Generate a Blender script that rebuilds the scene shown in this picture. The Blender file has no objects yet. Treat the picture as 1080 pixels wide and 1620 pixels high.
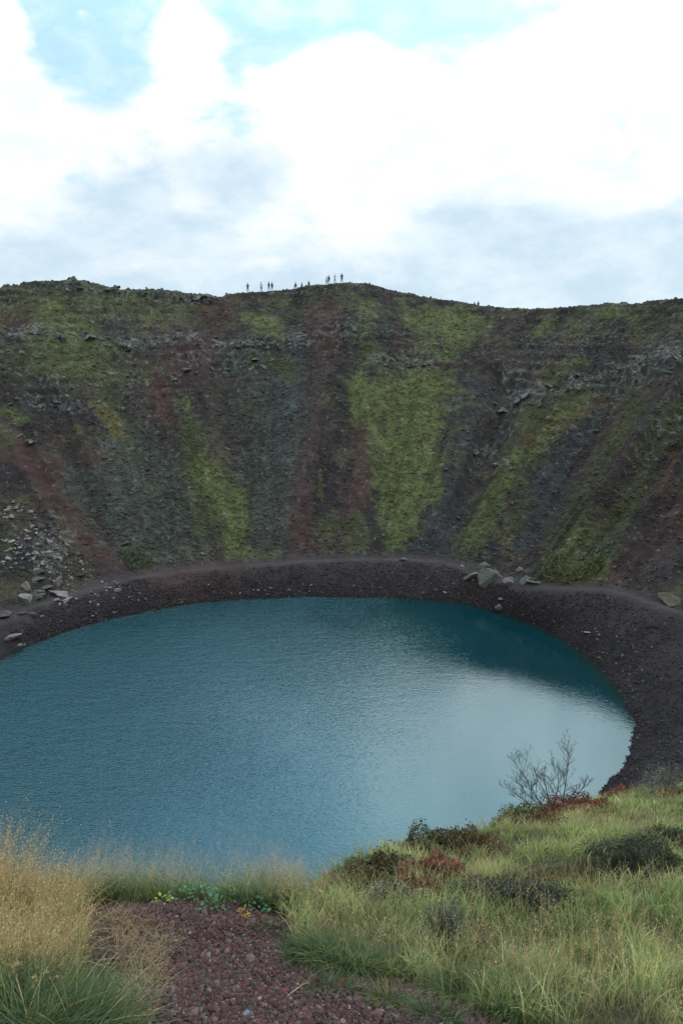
import bpy, math, random
import numpy as np
from mathutils import Vector

random.seed(7)
RNG = np.random.default_rng(11)
SC = bpy.context.scene
COL = SC.collection
rad = math.radians

# ------------------------------------------------------------------ camera
EYE = 36.0                       # eye height over the lake, metres
FPX = 1170.0                     # focal length in photo pixels (1080 x 1620)
PITCH = math.atan(310 / FPX)     # looking down
cam_data = bpy.data.cameras.new('camera')
cam_data.sensor_fit = 'VERTICAL'
cam_data.sensor_height = 24.0
cam_data.lens = 24.0 * FPX / 1620
cam_data.clip_start = 0.05
cam_data.clip_end = 20000
cam = bpy.data.objects.new('camera', cam_data)
COL.objects.link(cam)
cam.location = (0, 0, EYE)
cam.rotation_euler = (math.pi / 2 - PITCH, 0, 0)
SC.camera = cam

# ------------------------------------------------------------------ exposure
SC.view_settings.view_transform = 'Standard'
SC.view_settings.look = 'None'
SC.view_settings.exposure = 0.0
SC.view_settings.gamma = 1.0
SC.view_settings.use_curve_mapping = False

# ------------------------------------------------------------------ sun
SUN_EL, SUN_AZ = 48.0, 72.0      # azimuth clockwise from +Y (the view direction)
sd = bpy.data.lights.new('sun', 'SUN')
sd.energy = 1.1
sd.angle = rad(14)
sd.color = (1.0, 0.95, 0.88)
sun = bpy.data.objects.new('sun', sd)
COL.objects.link(sun)
_s = Vector((math.cos(rad(SUN_EL)) * math.sin(rad(SUN_AZ)), math.cos(rad(SUN_EL)) * math.cos(rad(SUN_AZ)), math.sin(rad(SUN_EL))))
sun.rotation_euler = (-_s).to_track_quat('-Z', 'Y').to_euler()
sun.location = (0, 0, 120)

# ------------------------------------------------------------------ node helper
class NT:
    def __init__(self, tree):
        self.t = tree
        tree.nodes.clear()
    def n(self, typ, ins=None, **kw):
        nd = self.t.nodes.new(typ)
        for k, v in kw.items():
            setattr(nd, k, v)
        for k, v in (ins or {}).items():
            s = nd.inputs[k]
            if hasattr(v, 'is_output'):
                self.t.links.new(v, s)
            else:
                s.default_value = v
        return nd
    def math(self, op, a, b=0.0, c=None, clamp=False):
        d = {0: a, 1: b}
        if c is not None:
            d[2] = c
        return self.n('ShaderNodeMath', d, operation=op, use_clamp=clamp).outputs[0]
    def ramp(self, v, lo, hi, to0=0.0, to1=1.0):
        return self.n('ShaderNodeMapRange', {0: v, 1: lo, 2: hi, 3: to0, 4: to1}, interpolation_type='SMOOTHSTEP').outputs[0]
    def mix(self, f, a, b, mode='MIX'):
        nd = self.n('ShaderNodeMix', data_type='RGBA', blend_type=mode)
        for i, v in ((0, f), (6, a), (7, b)):
            if hasattr(v, 'is_output'):
                self.t.links.new(v, nd.inputs[i])
            else:
                nd.inputs[i].default_value = v
        return nd.outputs[2]
    def noise(self, vec, scale, detail=4, rough=0.55, dist=0.0):
        return self.n('ShaderNodeTexNoise', {'Vector': vec, 'Scale': scale, 'Detail': detail, 'Roughness': rough, 'Distortion': dist}).outputs['Fac']

# ------------------------------------------------------------------ sky (world)
def build_world():
    w = bpy.data.worlds.new('World')
    SC.world = w
    w.use_nodes = True
    T = NT(w.node_tree)
    co = T.n('ShaderNodeTexCoord').outputs['Generated']
    sky = T.n('ShaderNodeTexSky', sky_type='NISHITA', sun_disc=False, sun_elevation=rad(SUN_EL), sun_rotation=rad(SUN_AZ), air_density=1.0, dust_density=1.5, ozone_density=1.0)
    sp = T.n('ShaderNodeSeparateXYZ', {0: co})
    x, y, z = sp.outputs
    el = T.math('MULTIPLY', T.math('ARCSINE', z), 57.2958)
    az = T.math('MULTIPLY', T.math('ARCTAN2', x, y), 57.2958)
    # cloud field, flattened a little towards the horizon
    st = T.n('ShaderNodeMapping', {0: co, 3: (1.0, 1.0, 1.9)}).outputs[0]
    big = T.noise(st, 5.5, 8, 0.56, 0.3)
    fine = T.noise(st, 15.0, 7, 0.6, 0.2)
    def blob(a0, e0, ra, re):
        da = T.math('DIVIDE', T.math('SUBTRACT', az, a0), ra)
        de = T.math('DIVIDE', T.math('SUBTRACT', el, e0), re)
        q = T.math('ADD', T.math('MULTIPLY', da, da), T.math('MULTIPLY', de, de))
        return T.math('POWER', 2.718, T.math('MULTIPLY', q, -1.0))
    def add(*a):
        r = a[0]
        for b in a[1:]:
            r = T.math('ADD', r, b)
        return r
    jig = T.math('MULTIPLY', T.math('SUBTRACT', big, 0.5), 3.2)
    jig2 = T.math('MULTIPLY', T.math('SUBTRACT', fine, 0.5), 1.6)
    # openings of blue sky between the clouds
    gaps = add(T.math('MULTIPLY', blob(-17.5, 18.8, 4.6, 3.6), 1.35), T.math('MULTIPLY', blob(-4.5, 20.5, 8.0, 3.4), 1.9),
               T.math('MULTIPLY', blob(-16.0, 14.5, 3.5, 2.2), 1.0), T.math('MULTIPLY', blob(6.0, 20.0, 6.0, 1.8), 1.1),
               T.math('MULTIPLY', blob(-8.0, 42.0, 58.0, 17.0), 2.3), T.math('MULTIPLY', blob(150.0, 40.0, 60.0, 18.0), 0.8))
    gaps = T.math('SUBTRACT', gaps, T.math('MULTIPLY', blob(-10.5, 18.5, 2.6, 2.2), 1.0))
    gaps = T.math('SUBTRACT', gaps, T.math('MULTIPLY', blob(-17.0, 18.2, 1.4, 0.9), 0.9))
    gaps = T.math('SUBTRACT', gaps, T.math('MULTIPLY', blob(-25.0, 20.0, 3.6, 5.0), 1.6))
    gaps = T.math('SUBTRACT', gaps, T.math('MULTIPLY', blob(12.0, 37.0, 24.0, 11.0), 1.7))
    gap = T.ramp(add(gaps, jig, jig2), 0.35, 1.05)
    # grey-blue cloud undersides low in the sky
    low = T.ramp(el, 2.0, 9.5, 1.0, 0.0)
    under = add(T.math('MULTIPLY', low, 1.5), T.math('MULTIPLY', blob(-10.5, 8.3, 9.0, 3.4), 1.25), T.math('MULTIPLY', blob(12.0, 7.2, 7.5, 3.4), 1.15),
                T.math('MULTIPLY', blob(19.0, 6.0, 5.0, 2.4), 0.55))
    under = T.math('SUBTRACT', under, T.math('MULTIPLY', blob(-11.0, 7.6, 2.2, 1.1), 0.9))
    grey = T.ramp(add(under, T.math('MULTIPLY', jig, 1.3), jig2), 0.0, 1.5)
    thin = T.ramp(T.noise(st, 9.0, 6, 0.6), 0.35, 0.7)
    # overcast skies grow brighter towards the zenith
    lift = T.ramp(el, 12.0, 40.0, 1.0, 1.85)
    glow = T.math('ADD', 1.0, T.math('MULTIPLY', blob(14.0, 38.0, 34.0, 15.0), 0.9))
    white = T.mix(1.0, T.mix(T.ramp(fine, .35, .6), (9.3, 9.9, 10.5, 1), (12.2, 12.2, 12.2, 1)), T.n('ShaderNodeCombineColor', {0: lift, 1: lift, 2: lift}).outputs[0], 'MULTIPLY')
    greyc = T.mix(thin, (6.2, 7.9, 9.2, 1), (8.2, 9.5, 10.3, 1))
    cloud = T.mix(grey, white, greyc)
    bluec = T.mix(0.62, T.mix(1.0, sky.outputs[0], (2.4, 2.6, 2.7, 1), 'MULTIPLY'), T.mix(1.0, (4.7, 7.8, 9.5, 1), T.n('ShaderNodeCombineColor', {0: lift, 1: lift, 2: lift}).outputs[0], 'MULTIPLY'))
    out = T.mix(T.math('MULTIPLY', gap, T.ramp(fine, .35, .7, .95, .70)), cloud, bluec)
    out = T.mix(1.0, out, T.n('ShaderNodeCombineColor', {0: glow, 1: glow, 2: glow}).outputs[0], 'MULTIPLY')
    bg = T.n('ShaderNodeBackground', {0: out, 1: 0.1})
    T.n('ShaderNodeOutputWorld', {0: bg.outputs[0]})
build_world()

# ------------------------------------------------------------------ numpy noise
_tab = np.random.default_rng(3).random((512, 512))
def vnoise(x, y):
    xi = np.floor(x).astype(np.int64); yi = np.floor(y).astype(np.int64)
    fx = x - xi; fy = y - yi
    fx = fx * fx * fx * (fx * (fx * 6 - 15) + 10); fy = fy * fy * fy * (fy * (fy * 6 - 15) + 10)
    a = _tab[xi & 511, yi & 511]; b = _tab[(xi + 1) & 511, yi & 511]
    c = _tab[xi & 511, (yi + 1) & 511]; d = _tab[(xi + 1) & 511, (yi + 1) & 511]
    return (a + (b - a) * fx) * (1 - fy) + (c + (d - c) * fx) * fy - 0.5
def fbm(x, y, octs=4, gain=0.5, seed=0.0):
    s = 0; a = 1.0; x = x + seed * 17.3; y = y - seed * 9.1
    for o in range(octs):
        s = s + a * vnoise(x, y)
        x, y = (x * 0.8 - y * 0.6) * 2.03 + 5.1, (x * 0.6 + y * 0.8) * 2.03 + 1.7
        a *= gain
    return s
def ridged(x, y, octs=4, seed=0.0):
    s = 0; a = 1.0; x = x + seed * 13.3; y = y + seed * 7.7
    for o in range(octs):
        s = s + a * (0.5 - np.abs(vnoise(x, y)) * 2)
        x, y = (x * 0.8 - y * 0.6) * 2.1 + 3.1, (x * 0.6 + y * 0.8) * 2.1 + 8.7
        a *= 0.5
    return s
def sstep(a, b, x):
    t = np.clip((x - a) / (b - a), 0, 1)
    return t * t * (3 - 2 * t)

# ------------------------------------------------------------------ photo pixel <-> direction (used to survey the place)
CP, SP = math.cos(PITCH), math.sin(PITCH)
def ray(px, py):
    u = (px - 540) / FPX; v = (810 - py) / FPX
    return np.array([u, CP + v * SP, -SP + v * CP])
def at_z(px, py, z):
    d = ray(px, py); t = (z - EYE) / d[2]
    return d * t + np.array([0, 0, EYE])
def at_y(px, py, Y):
    d = ray(px, py); t = Y / d[1]
    return d * t + np.array([0, 0, EYE])
def project(x, y, z):
    dz = z - EYE
    dep = y * CP - dz * SP; up = y * SP + dz * CP
    dep = np.maximum(dep, 1e-3)
    return 540 + FPX * x / dep, 810 - FPX * up / dep

# ------------------------------------------------------------------ crater shape
CX, CY = -6.0, 62.0
def polar(x, y):
    return np.arctan2(x - CX, y - CY), np.hypot(x - CX, y - CY)
def table(pts):
    """closed periodic lookup from (phi, value) samples"""
    pts = sorted(pts)
    ph = np.array([p[0] for p in pts]); v = np.array([p[1] for p in pts])
    ph = np.concatenate([ph - 2 * math.pi, ph, ph + 2 * math.pi]); v = np.concatenate([v, v, v])
    return lambda q: np.interp(q, ph, v)
shore_px = [(0, 1045), (50, 1020), (150, 985), (250, 965), (330, 951), (430, 946), (550, 945), (650, 947), (740, 955), (800, 972), (850, 990), (900, 1020), (950, 1060), (985, 1100), (1005, 1150), (1000, 1185), (960, 1232)]
sh = []
for q in shore_px:
    w_ = at_z(*q, 0.0); f_, r_ = polar(w_[0], w_[1]); sh.append((float(f_), float(r_)))
for a_, r_ in ((-85, 35), (-105, 36), (-130, 33), (-155, 29), (180, 27), (155, 27), (135, 27.5)):
    sh.append((rad(a_), r_))
shore_r = table(sh)
path_px = [(0, 978, 2.6), (60, 955, 2.7), (120, 935, 2.8), (200, 914, 3.0), (300, 900, 3.0), (400, 891, 3.2), (500, 885, 3.3), (600, 882, 3.3), (700, 886, 3.3), (760, 905, 3.2), (830, 926, 3.6), (900, 928, 4.6), (960, 930, 5.2), (1010, 944, 5.2), (1080, 968, 5.2)]
pr, pz = [], []
for q in path_px:
    w_ = at_z(*q); f_, r_ = polar(w_[0], w_[1]); pr.append((float(f_), float(r_))); pz.append((float(f_), q[2]))
for a_, r_, z_ in ((-85, 40, 2.6), (-110, 41, 2.6), (-135, 37, 2.5), (180, 31, 2.5), (150, 32, 3), (125, 37, 4.5), (105, 43, 5), (90, 46, 5.2), (78, 48, 5.2)):
    pr.append((rad(a_), r_)); pz.append((rad(a_), z_))
path_r, path_z = table(pr), table(pz)
rim_r = table([(rad(a), r) for a, r in ((-180, 63.5), (-160, 65), (-135, 72), (-105, 80), (-70, 86), (-45, 88), (-20, 87), (0, 87), (20, 88), (45, 88), (70, 86), (100, 80), (130, 72), (160, 65))])
sil = [(-400, 470), (-200, 462), (0, 457), (30, 453), (75, 446), (100, 445), (118, 440), (138, 446), (160, 455), (200, 457), (236, 458), (265, 460), (300, 466), (345, 470), (385, 465), (420, 463), (455, 459), (490, 454), (520, 450), (550, 447), (580, 450), (620, 460), (670, 470), (720, 479), (760, 485), (810, 489), (860, 491), (910, 486), (960, 480), (1010, 480), (1050, 477), (1080, 474), (1300, 470), (1500, 480)]
_sx = np.array([s[0] for s in sil], float); _sy = np.array([s[1] for s in sil], float)
_rp = []
for a_ in np.arange(-70, 70.1, 0.5):
    f_ = rad(a_); R_ = float(rim_r(f_)); x_ = CX + R_ * math.sin(f_); y_ = CY + R_ * math.cos(f_); z_ = EYE + 4
    for _ in range(8):
        px_, _q = project(x_, y_, z_)
        py_ = np.interp(px_, _sx, _sy)
        z_ = float(at_y(px_, py_, y_)[2])
    _rp.append((f_, z_))
for a_, z_ in ((-90, 39), (-120, 37), (-150, 35), (-175, 34.4), (175, 34.3), (150, 34), (120, 36), (90, 38)):
    _rp.append((rad(a_), z_))
rim_z = table(_rp)
PT = np.array([0, .03, .18, .40, .60, .70, .745, .80, .90, .96, 1.0])
PZ = np.array([0, .01, .14, .36, .575, .685, .755, .80, .885, .95, 1.0])

def crater(x, y):
    ph, r = polar(x, y)
    Rs, Rp, Rr = shore_r(ph), path_r(ph), rim_r(ph)
    zp, zr = path_z(ph), rim_z(ph)
    # gully-wise perturbation of the radius, so that spurs and gullies run down the slope
    warp = fbm(ph * 13, r * 0.018, 3, 0.55, 2)
    ts = (r - Rs) / np.maximum(Rp - Rs, 1)
    t = (r - Rp) / (Rr - Rp)
    tc = np.clip(t, 0, 1)
    lvl = 0.72 + 0.05 * fbm(ph * 6, ph * 0, 2, .5, 5)
    wall = zp + (zr - zp) * np.interp(tc + (0.73 - lvl) * np.exp(-((tc - .72) / .2) ** 2), PT, PZ)
    inside = np.sin(np.pi * np.clip(tc, 0, 1)) ** 0.7
    far = sstep(rad(150), rad(115), np.abs(ph))
    wall = wall + inside * warp * 4.6 * far * (.40 + .6 * sstep(rad(5), rad(25), ph))
    wall = wall + inside * far * fbm(ph * 38, r * 0.05, 3, .5, 8) * (.25 + .6 * sstep(rad(8), rad(30), ph))
    # the outer flank
    out = r - Rr
    flank = zr - 0.22 * np.clip(out - 2, 0, 75) - 0.0004 * np.clip(out, 0, 200) ** 1.4 + np.clip(out, 0, 2) * 0.04
    flank = np.maximum(flank, 6.0) + 6.0 * fbm(x * 0.004, y * 0.004, 3, .5, 9) * sstep(60, 200, out)
    beach = zp * np.clip(ts, -5, 1) ** 1
    bump = zp * (1 - (1 - np.clip(ts, 0, 1)) ** 1.6)
    beach = np.where(ts > 0, bump, np.maximum(ts * 5.0, -6))
    # the two levels between the water line and the path
    beach = beach + 0.35 * fbm(x * .35, y * .35, 3, .5, 4) * sstep(0, .35, ts) * (1 - sstep(.75, 1, ts))
    beach = beach + .30 * fbm(x * .5, y * .5, 3, .6, 14) * np.exp(-((ts - .0) / .35) ** 2)
    h = np.where(t <= 0, beach, np.where(t < 1, wall, flank))
    # outcrops: blocky relief in the bands of rock
    rock = rockiness(ph, tc, r)
    blocky = ridged(x * .42, y * .42, 4, 3)
    amp = 0.05 + .75 * rock
    on = sstep(0.02, .12, t) * (1 - sstep(1.02, 1.2, t))
    h = h + on * far * amp * (blocky - 0.1) * 0.75
    h = h + on * far * (0.20 * fbm(x * .9, y * .9, 3, .55, 6) + 0.10 * fbm(x * 2.2, y * 2.2, 2, .6, 7))
    # stepped ledges in the rock bands
    stp = 1.5
    q = h / stp; fq = q - np.floor(q)
    h = h + on * far * rock * 0.5 * (np.floor(q) + sstep(.35, .65, fq) - q) * stp
    h = h + (r < 120) * (0.07 * fbm(x * 1.7, y * 1.7, 3, .6, 12))
    return h

def rockiness(ph, t, r):
    a = np.degrees(ph)
    band = np.exp(-((t - .735 - .03 * np.sin(ph * 7)) / .055) ** 2) * sstep(-.45, .25, fbm(ph * 9, t * 3, 3, .5, 21) + 0.12)
    crest = np.exp(-((t - 1.0) / .07) ** 2) * (0.40 + 0.6 * sstep(-14, -20, a) * 1.0)
    left = sstep(-14, -26, a) * sstep(.45, .6, t) * sstep(.98, .9, t) * sstep(-.25, .3, fbm(ph * 10, r * .08, 3, .5, 31)) * .7
    right = sstep(18, 28, a) * sstep(.3, .5, t) * sstep(1.0, .85, t) * sstep(-.2, .35, fbm(ph * 12, r * .05, 3, .5, 33)) * .8
    return np.clip(np.maximum.reduce([band, crest, left, right]), 0, 1)

# the near rim and the grassy spur, surveyed by control points (pixel, pixel, distance)
ctl = [(300, 1640, 2.05), (300, 1540, 2.75), (300, 1428, 3.6), (120, 1436, 3.6), (-60, 1445, 3.6), (0, 1620, 2.1), (-150, 1600, 2.3), (440, 1442, 3.7), (480, 1520, 3.0), (560, 1600, 2.35),
       (800, 1620, 2.3), (1080, 1640, 2.25), (1250, 1600, 2.5), (800, 1530, 3.2), (1080, 1520, 3.4), (640, 1500, 3.5), (560, 1440, 4.3), (500, 1425, 4.6), (570, 1372, 6.0), (640, 1350, 7.2), (700, 1325, 8.5), (765, 1325, 9.6), (820, 1300, 11.0), (870, 1288, 12.2), (950, 1262, 15.0), (1080, 1235, 18.5), (1200, 1205, 22),
       (700, 1430, 4.9), (800, 1435, 4.8), (900, 1420, 5.0), (1000, 1405, 5.3), (1100, 1395, 5.6), (1250, 1390, 5.9), (760, 1380, 6.4), (860, 1350, 7.2), (950, 1335, 7.4), (1050, 1330, 7.6), (900, 1310, 9.6), (1000, 1285, 11.0), (1100, 1262, 13.0), (1250, 1250, 15)]
cpts = [tuple(at_y(*c)) for c in ctl]
cpts += [(0, 0, EYE - 1.62), (-3, 0, EYE - 1.6), (3.5, 0, EYE - 1.65), (0, -4, EYE - 1.5), (-6, -3, EYE - 1.4), (8, -3, EYE - 1.8), (8, 1, EYE - 2.2), (-7, 3, EYE - 2.9)]
# beyond the lip the slope falls away
for c in ((-60, 1470, 3.6), (120, 1455, 3.6), (300, 1440, 3.6), (440, 1450, 3.7)):
    p_ = at_y(*c); cpts.append((p_[0] * 1.1, p_[1] + 1.2, p_[2] - 1.45)); cpts.append((p_[0] * 1.3, p_[1] + 4.5, p_[2] - 5.3))
for c in ((500, 1425, 4.6), (570, 1372, 6.0), (640, 1350, 7.2), (700, 1325, 8.5), (765, 1325, 9.6), (820, 1300, 11.0), (870, 1288, 12.2), (950, 1262, 15.0), (1080, 1235, 18.5)):
    p_ = at_y(*c); cpts.append((p_[0] - .55, p_[1] + 1.5, p_[2] - 1.75)); cpts.append((p_[0] - 1.6, p_[1] + 4.0, p_[2] - 5.0))
_P = np.array(cpts)
def _tps_fit(P, lam=0.01):
    n = len(P); d = np.hypot(P[:, None, 0] - P[None, :, 0], P[:, None, 1] - P[None, :, 1])
    K = np.where(d > 0, d * d * np.log(d + 1e-9), 0) + lam * np.eye(n)
    Q = np.c_[np.ones(n), P[:, :2]]
    A = np.block([[K, Q], [Q.T, np.zeros((3, 3))]])
    return np.linalg.solve(A, np.r_[P[:, 2], 0, 0, 0])
_W = _tps_fit(_P)
def spur(x, y):
    s = _W[-3] + _W[-2] * x + _W[-1] * y
    for (a, b, c), w in zip(_P, _W[:-3]):
        d2 = (x - a) ** 2 + (y - b) ** 2
        s = s + w * 0.5 * d2 * np.log(d2 + 1e-12)
    return s
# region in which the surveyed near ground replaces the crater profile
_A = np.array([[-9, -3], [9, -3], [14, 3], [18, 11], [19, 16]])
_line = [(-7.0, 1.0, 4.5), (0.0, 1.0, 4.5), (4.0, 5.0, 4.5), (7.0, 10.0, 5.0), (9.5, 15.5, 5.0)]
def near_w(x, y):
    best = np.full(np.shape(x), 1e9)
    for (ax, ay, ar), (bx, by, br) in zip(_line[:-1], _line[1:]):
        dx, dy = bx - ax, by - ay
        t = np.clip(((x - ax) * dx + (y - ay) * dy) / (dx * dx + dy * dy), 0, 1)
        d = np.hypot(x - ax - t * dx, y - ay - t * dy) - (ar + (br - ar) * t)
        best = np.minimum(best, d)
    return sstep(5.0, 0.0, best)
def scarp(x, y):
    """small eroded bank facing the camera on the right"""
    c = at_y(935, 1395, 5.9)
    u = (x - c[0]); v = (y - c[1]) - 0.10 * u + 0.15 * fbm(x * 1.5, y * 1.5, 2, .5, 44)
    along = np.exp(-((u - .1) / .8) ** 4)
    return along * (0.36 * sstep(-0.03, 0.10, v) * np.exp(-np.clip(v, 0, 9) / 1.6) - 0.30 * np.exp(-((v + .16) / .24) ** 2))
def ground(x, y):
    x = np.asarray(x, float); y = np.asarray(y, float)
    h = crater(x, y)
    m = (x > -20) & (x < 34) & (y > -14) & (y < 30)
    if np.any(m):
        xs, ys = x[m], y[m]
        w = near_w(xs, ys)
        n = spur(xs, ys) + scarp(xs, ys) + .10 * fbm(xs * .8, ys * .8, 3, .5, 41) * sstep(2, 5, ys) + 0.05 * fbm(xs * 2.7, ys * 2.7, 3, .5, 42)
        h = h.copy() if h.ndim else h
        hh = np.array(h)
        hh[m] = hh[m] * (1 - w) + n * w
        h = hh
    return h
def hit(px, py, t0=1.0, t1=200.0):
    """the point of the ground seen in a given direction from the eye"""
    d = ray(px, py)
    a = np.concatenate([np.arange(t0, 22, .05), np.arange(22, t1, .15)])
    X = d[0] * a; Y = d[1] * a; Z = EYE + d[2] * a
    g = ground(X, Y)
    k = np.nonzero(Z < g)[0]
    i = k[0] if len(k) else len(a) - 1
    return np.array([X[i], Y[i], float(g[i])])

# ------------------------------------------------------------------ mesh helpers
def mesh_from(name, V, Fq, mat, col=None, smooth=True, k=4, parent=None, loc=None, attr=None):
    """V (n,3), Fq (m,k) -> one mesh object"""
    me = bpy.data.meshes.new(name)
    V = np.asarray(V, np.float32); Fq = np.asarray(Fq, np.int32)
    me.vertices.add(len(V)); me.vertices.foreach_set('co', V.ravel())
    m = len(Fq)
    me.loops.add(m * Fq.shape[1]); me.loops.foreach_set('vertex_index', Fq.ravel())
    me.polygons.add(m)
    me.polygons.foreach_set('loop_start', np.arange(m, dtype=np.int32) * Fq.shape[1])
    me.polygons.foreach_set('loop_total', np.full(m, Fq.shape[1], np.int32))
    me.polygons.foreach_set('use_smooth', np.full(m, smooth, bool))
    me.update(calc_edges=True)
    if col is not None:
        a = me.color_attributes.new('col', 'FLOAT_COLOR', 'POINT')
        c = np.ones((len(V), 4), np.float32); c[:, :3] = col
        a.data.foreach_set('color', c.ravel())
    if attr is not None:
        for nm, v in attr.items():
            a = me.attributes.new(nm, 'FLOAT', 'POINT'); a.data.foreach_set('value', np.asarray(v, np.float32))
    me.materials.append(mat)
    o = bpy.data.objects.new(name, me)
    COL.objects.link(o)
    if parent is not None:
        o.parent = parent
    if loc is not None:
        o.location = loc
    return o
def tag(o, label=None, cat=None, group=None, kind=None):
    if label: o['label'] = label
    if cat: o['category'] = cat
    if group: o['group'] = group
    if kind: o['kind'] = kind
    return o
def empty(name, loc, rz=0):
    o = bpy.data.objects.new(name, None); COL.objects.link(o)
    o.location = loc; o.rotation_euler = (0, 0, rz); o.empty_display_size = .2
    return o
def grid_faces(nr, nc, wrap=False):
    i = np.arange(nr - 1)[:, None]; j = np.arange(nc if wrap else nc - 1)[None, :]
    j2 = (j + 1) % nc
    return np.stack([i * nc + j, i * nc + j2, (i + 1) * nc + j2, (i + 1) * nc + j], -1).reshape(-1, 4)

# ------------------------------------------------------------------ materials
def mat(name):
    m = bpy.data.materials.new(name); m.use_nodes = True
    return m, NT(m.node_tree)
def finish(T, shader):
    T.n('ShaderNodeOutputMaterial', {0: shader})
def ground_material(name, scales, bump, var=.45, rough=.95, dist=.1):
    m, T = mat(name)
    co = T.n('ShaderNodeTexCoord').outputs['Object']
    c = T.n('ShaderNodeAttribute', attribute_name='col').outputs['Color']
    a = T.noise(co, scales[0], 6, .65); b = T.noise(co, scales[1], 5, .7)
    f = T.math('ADD', T.math('MULTIPLY', T.math('SUBTRACT', a, .5), var * 2.2), T.math('MULTIPLY', T.math('SUBTRACT', b, .5), var * 3.0))
    f = T.math('MAXIMUM', T.math('ADD', 1.0, f), .25)
    col = T.mix(1.0, c, T.n('ShaderNodeCombineColor', {0: f, 1: f, 2: f}).outputs[0], 'MULTIPLY')
    bp = T.n('ShaderNodeBump', {'Strength': bump, 'Distance': dist, 'Height': T.math('ADD', a, b)})
    p = T.n('ShaderNodeBsdfPrincipled', {'Base Color': col, 'Roughness': rough, 'Normal': bp.outputs[0], 'Specular IOR Level': .25})
    finish(T, p.outputs[0])
    return m
M_terrain = ground_material('volcanic_slope', (2.2, 9.0), .8, .30, .95, .2)
M_near = ground_material('near_soil', (9.0, 45.0), .9, .35, .95, .02)
M_rock = ground_material('lava_rock', (2.5, 14.0), .7, .22, .92, .05)
M_scoria = ground_material('scoria', (60.0, 220.0), .8, .25, .85, .006)

def leaf_material(name, trans=.35, rough=.6):
    m, T = mat(name)
    c = T.n('ShaderNodeAttribute', attribute_name='col').outputs['Color']
    co = T.n('ShaderNodeTexCoord').outputs['Object']
    f = T.ramp(T.noise(co, 14.0, 3, .6), .25, .75, .8, 1.2)
    c = T.mix(1.0, c, T.n('ShaderNodeCombineColor', {0: f, 1: f, 2: f}).outputs[0], 'MULTIPLY')
    p = T.n('ShaderNodeBsdfPrincipled', {'Base Color': c, 'Roughness': rough, 'Specular IOR Level': .3})
    t = T.n('ShaderNodeBsdfTranslucent', {0: c})
    x = T.n('ShaderNodeMixShader', {0: trans, 1: p.outputs[0], 2: t.outputs[0]})
    finish(T, x.outputs[0])
    return m
M_grass = leaf_material('grass_blades', .35)
M_leaf = leaf_material('leaves', .3)
M_wood, T = mat('bark')
_co = T.n('ShaderNodeTexCoord').outputs['Object']
_p = T.n('ShaderNodeBsdfPrincipled', {'Base Color': T.mix(T.noise(_co, 30, 4), (.018, .016, .018, 1), (.06, .055, .055, 1)), 'Roughness': .8})
finish(T, _p.outputs[0])

def water_material():
    m, T = mat('lake_water')
    co = T.n('ShaderNodeTexCoord').outputs['Object']
    sp = T.n('ShaderNodeSeparateXYZ', {0: co})
    x, y = sp.outputs[0], sp.outputs[1]
    # the wind ripples die out in the lee of the right-hand shore
    lee = T.math('ADD', T.math('MULTIPLY', x, .060), T.math('MULTIPLY', y, -.012))
    lee = T.math('ADD', lee, T.math('MULTIPLY', T.math('SUBTRACT', T.noise(co, .06, 3, .5), .5), 1.2))
    calm = T.ramp(lee, -2.1, .25, 1.0, .0)
    rot = T.n('ShaderNodeMapping', {0: co, 2: (0, 0, rad(-26)), 3: (.9, 2.8, 1.0)}).outputs[0]
    rot2 = T.n('ShaderNodeMapping', {0: co, 2: (0, 0, rad(12)), 3: (1.0, 1.7, 1.0)}).outputs[0]
    r1 = T.noise(rot, 2.6, 2, .5, .4)
    r2 = T.noise(rot2, 4.2, 2, .5, .3)
    r3 = T.noise(rot, .5, 2, .5, .3)
    gust = T.ramp(T.noise(co, .05, 4, .55), .3, .7, .65, 1.15)
    h = T.math('ADD', T.math('MULTIPLY', r1, 1.0), T.math('ADD', T.math('MULTIPLY', r2, .42), T.math('MULTIPLY', r3, .7)))
    amp = T.math('MULTIPLY', gust, T.math('ADD', T.math('MULTIPLY', calm, .95), .05))
    h = T.math('MULTIPLY', h, amp)
    bp = T.n('ShaderNodeBump', {'Strength': 1.0, 'Distance': .064, 'Height': h})
    # milky suspended minerals: paler, greener over the shallow margin
    edge = T.n('ShaderNodeAttribute', attribute_name='depth').outputs['Fac']
    body = T.mix(T.ramp(T.noise(co, .035, 3), .3, .7), (.0006, .018, .025, 1), (.0008, .025, .034, 1))
    body = T.mix(T.ramp(edge, 0, 1.0, 1, 0), body, (.005, .018, .018, 1))
    p = T.n('ShaderNodeBsdfPrincipled', {'Base Color': body, 'Roughness': .05, 'IOR': 1.75, 'Specular Tint': (.46, .88, 1.0, 1), 'Normal': bp.outputs[0]})
    finish(T, p.outputs[0])
    return m
M_water = water_material()

# ------------------------------------------------------------------ ground colours
def hx(r, g, b):     # display colour -> linear
    c = np.array([r, g, b]) / 255.0
    return np.where(c <= .04045, c / 12.92, ((c + .055) / 1.055) ** 2.4)
BASE = np.array([.035, .028, .029]); DARK = np.array([.018, .018, .021]); RED = np.array([.050, .029, .028])
GREYG = np.array([.042, .058, .052]); LICH = np.array([.125, .145, .150]); MOSS = np.array([.074, .093, .034]); OLIVE = np.array([.044, .055, .026])
YEL = np.array([.110, .105, .028]); RUST = np.array([.085, .055, .032]); SLATE = np.array([.028, .034, .041]); PATHC = np.array([.062, .055, .060])
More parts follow.
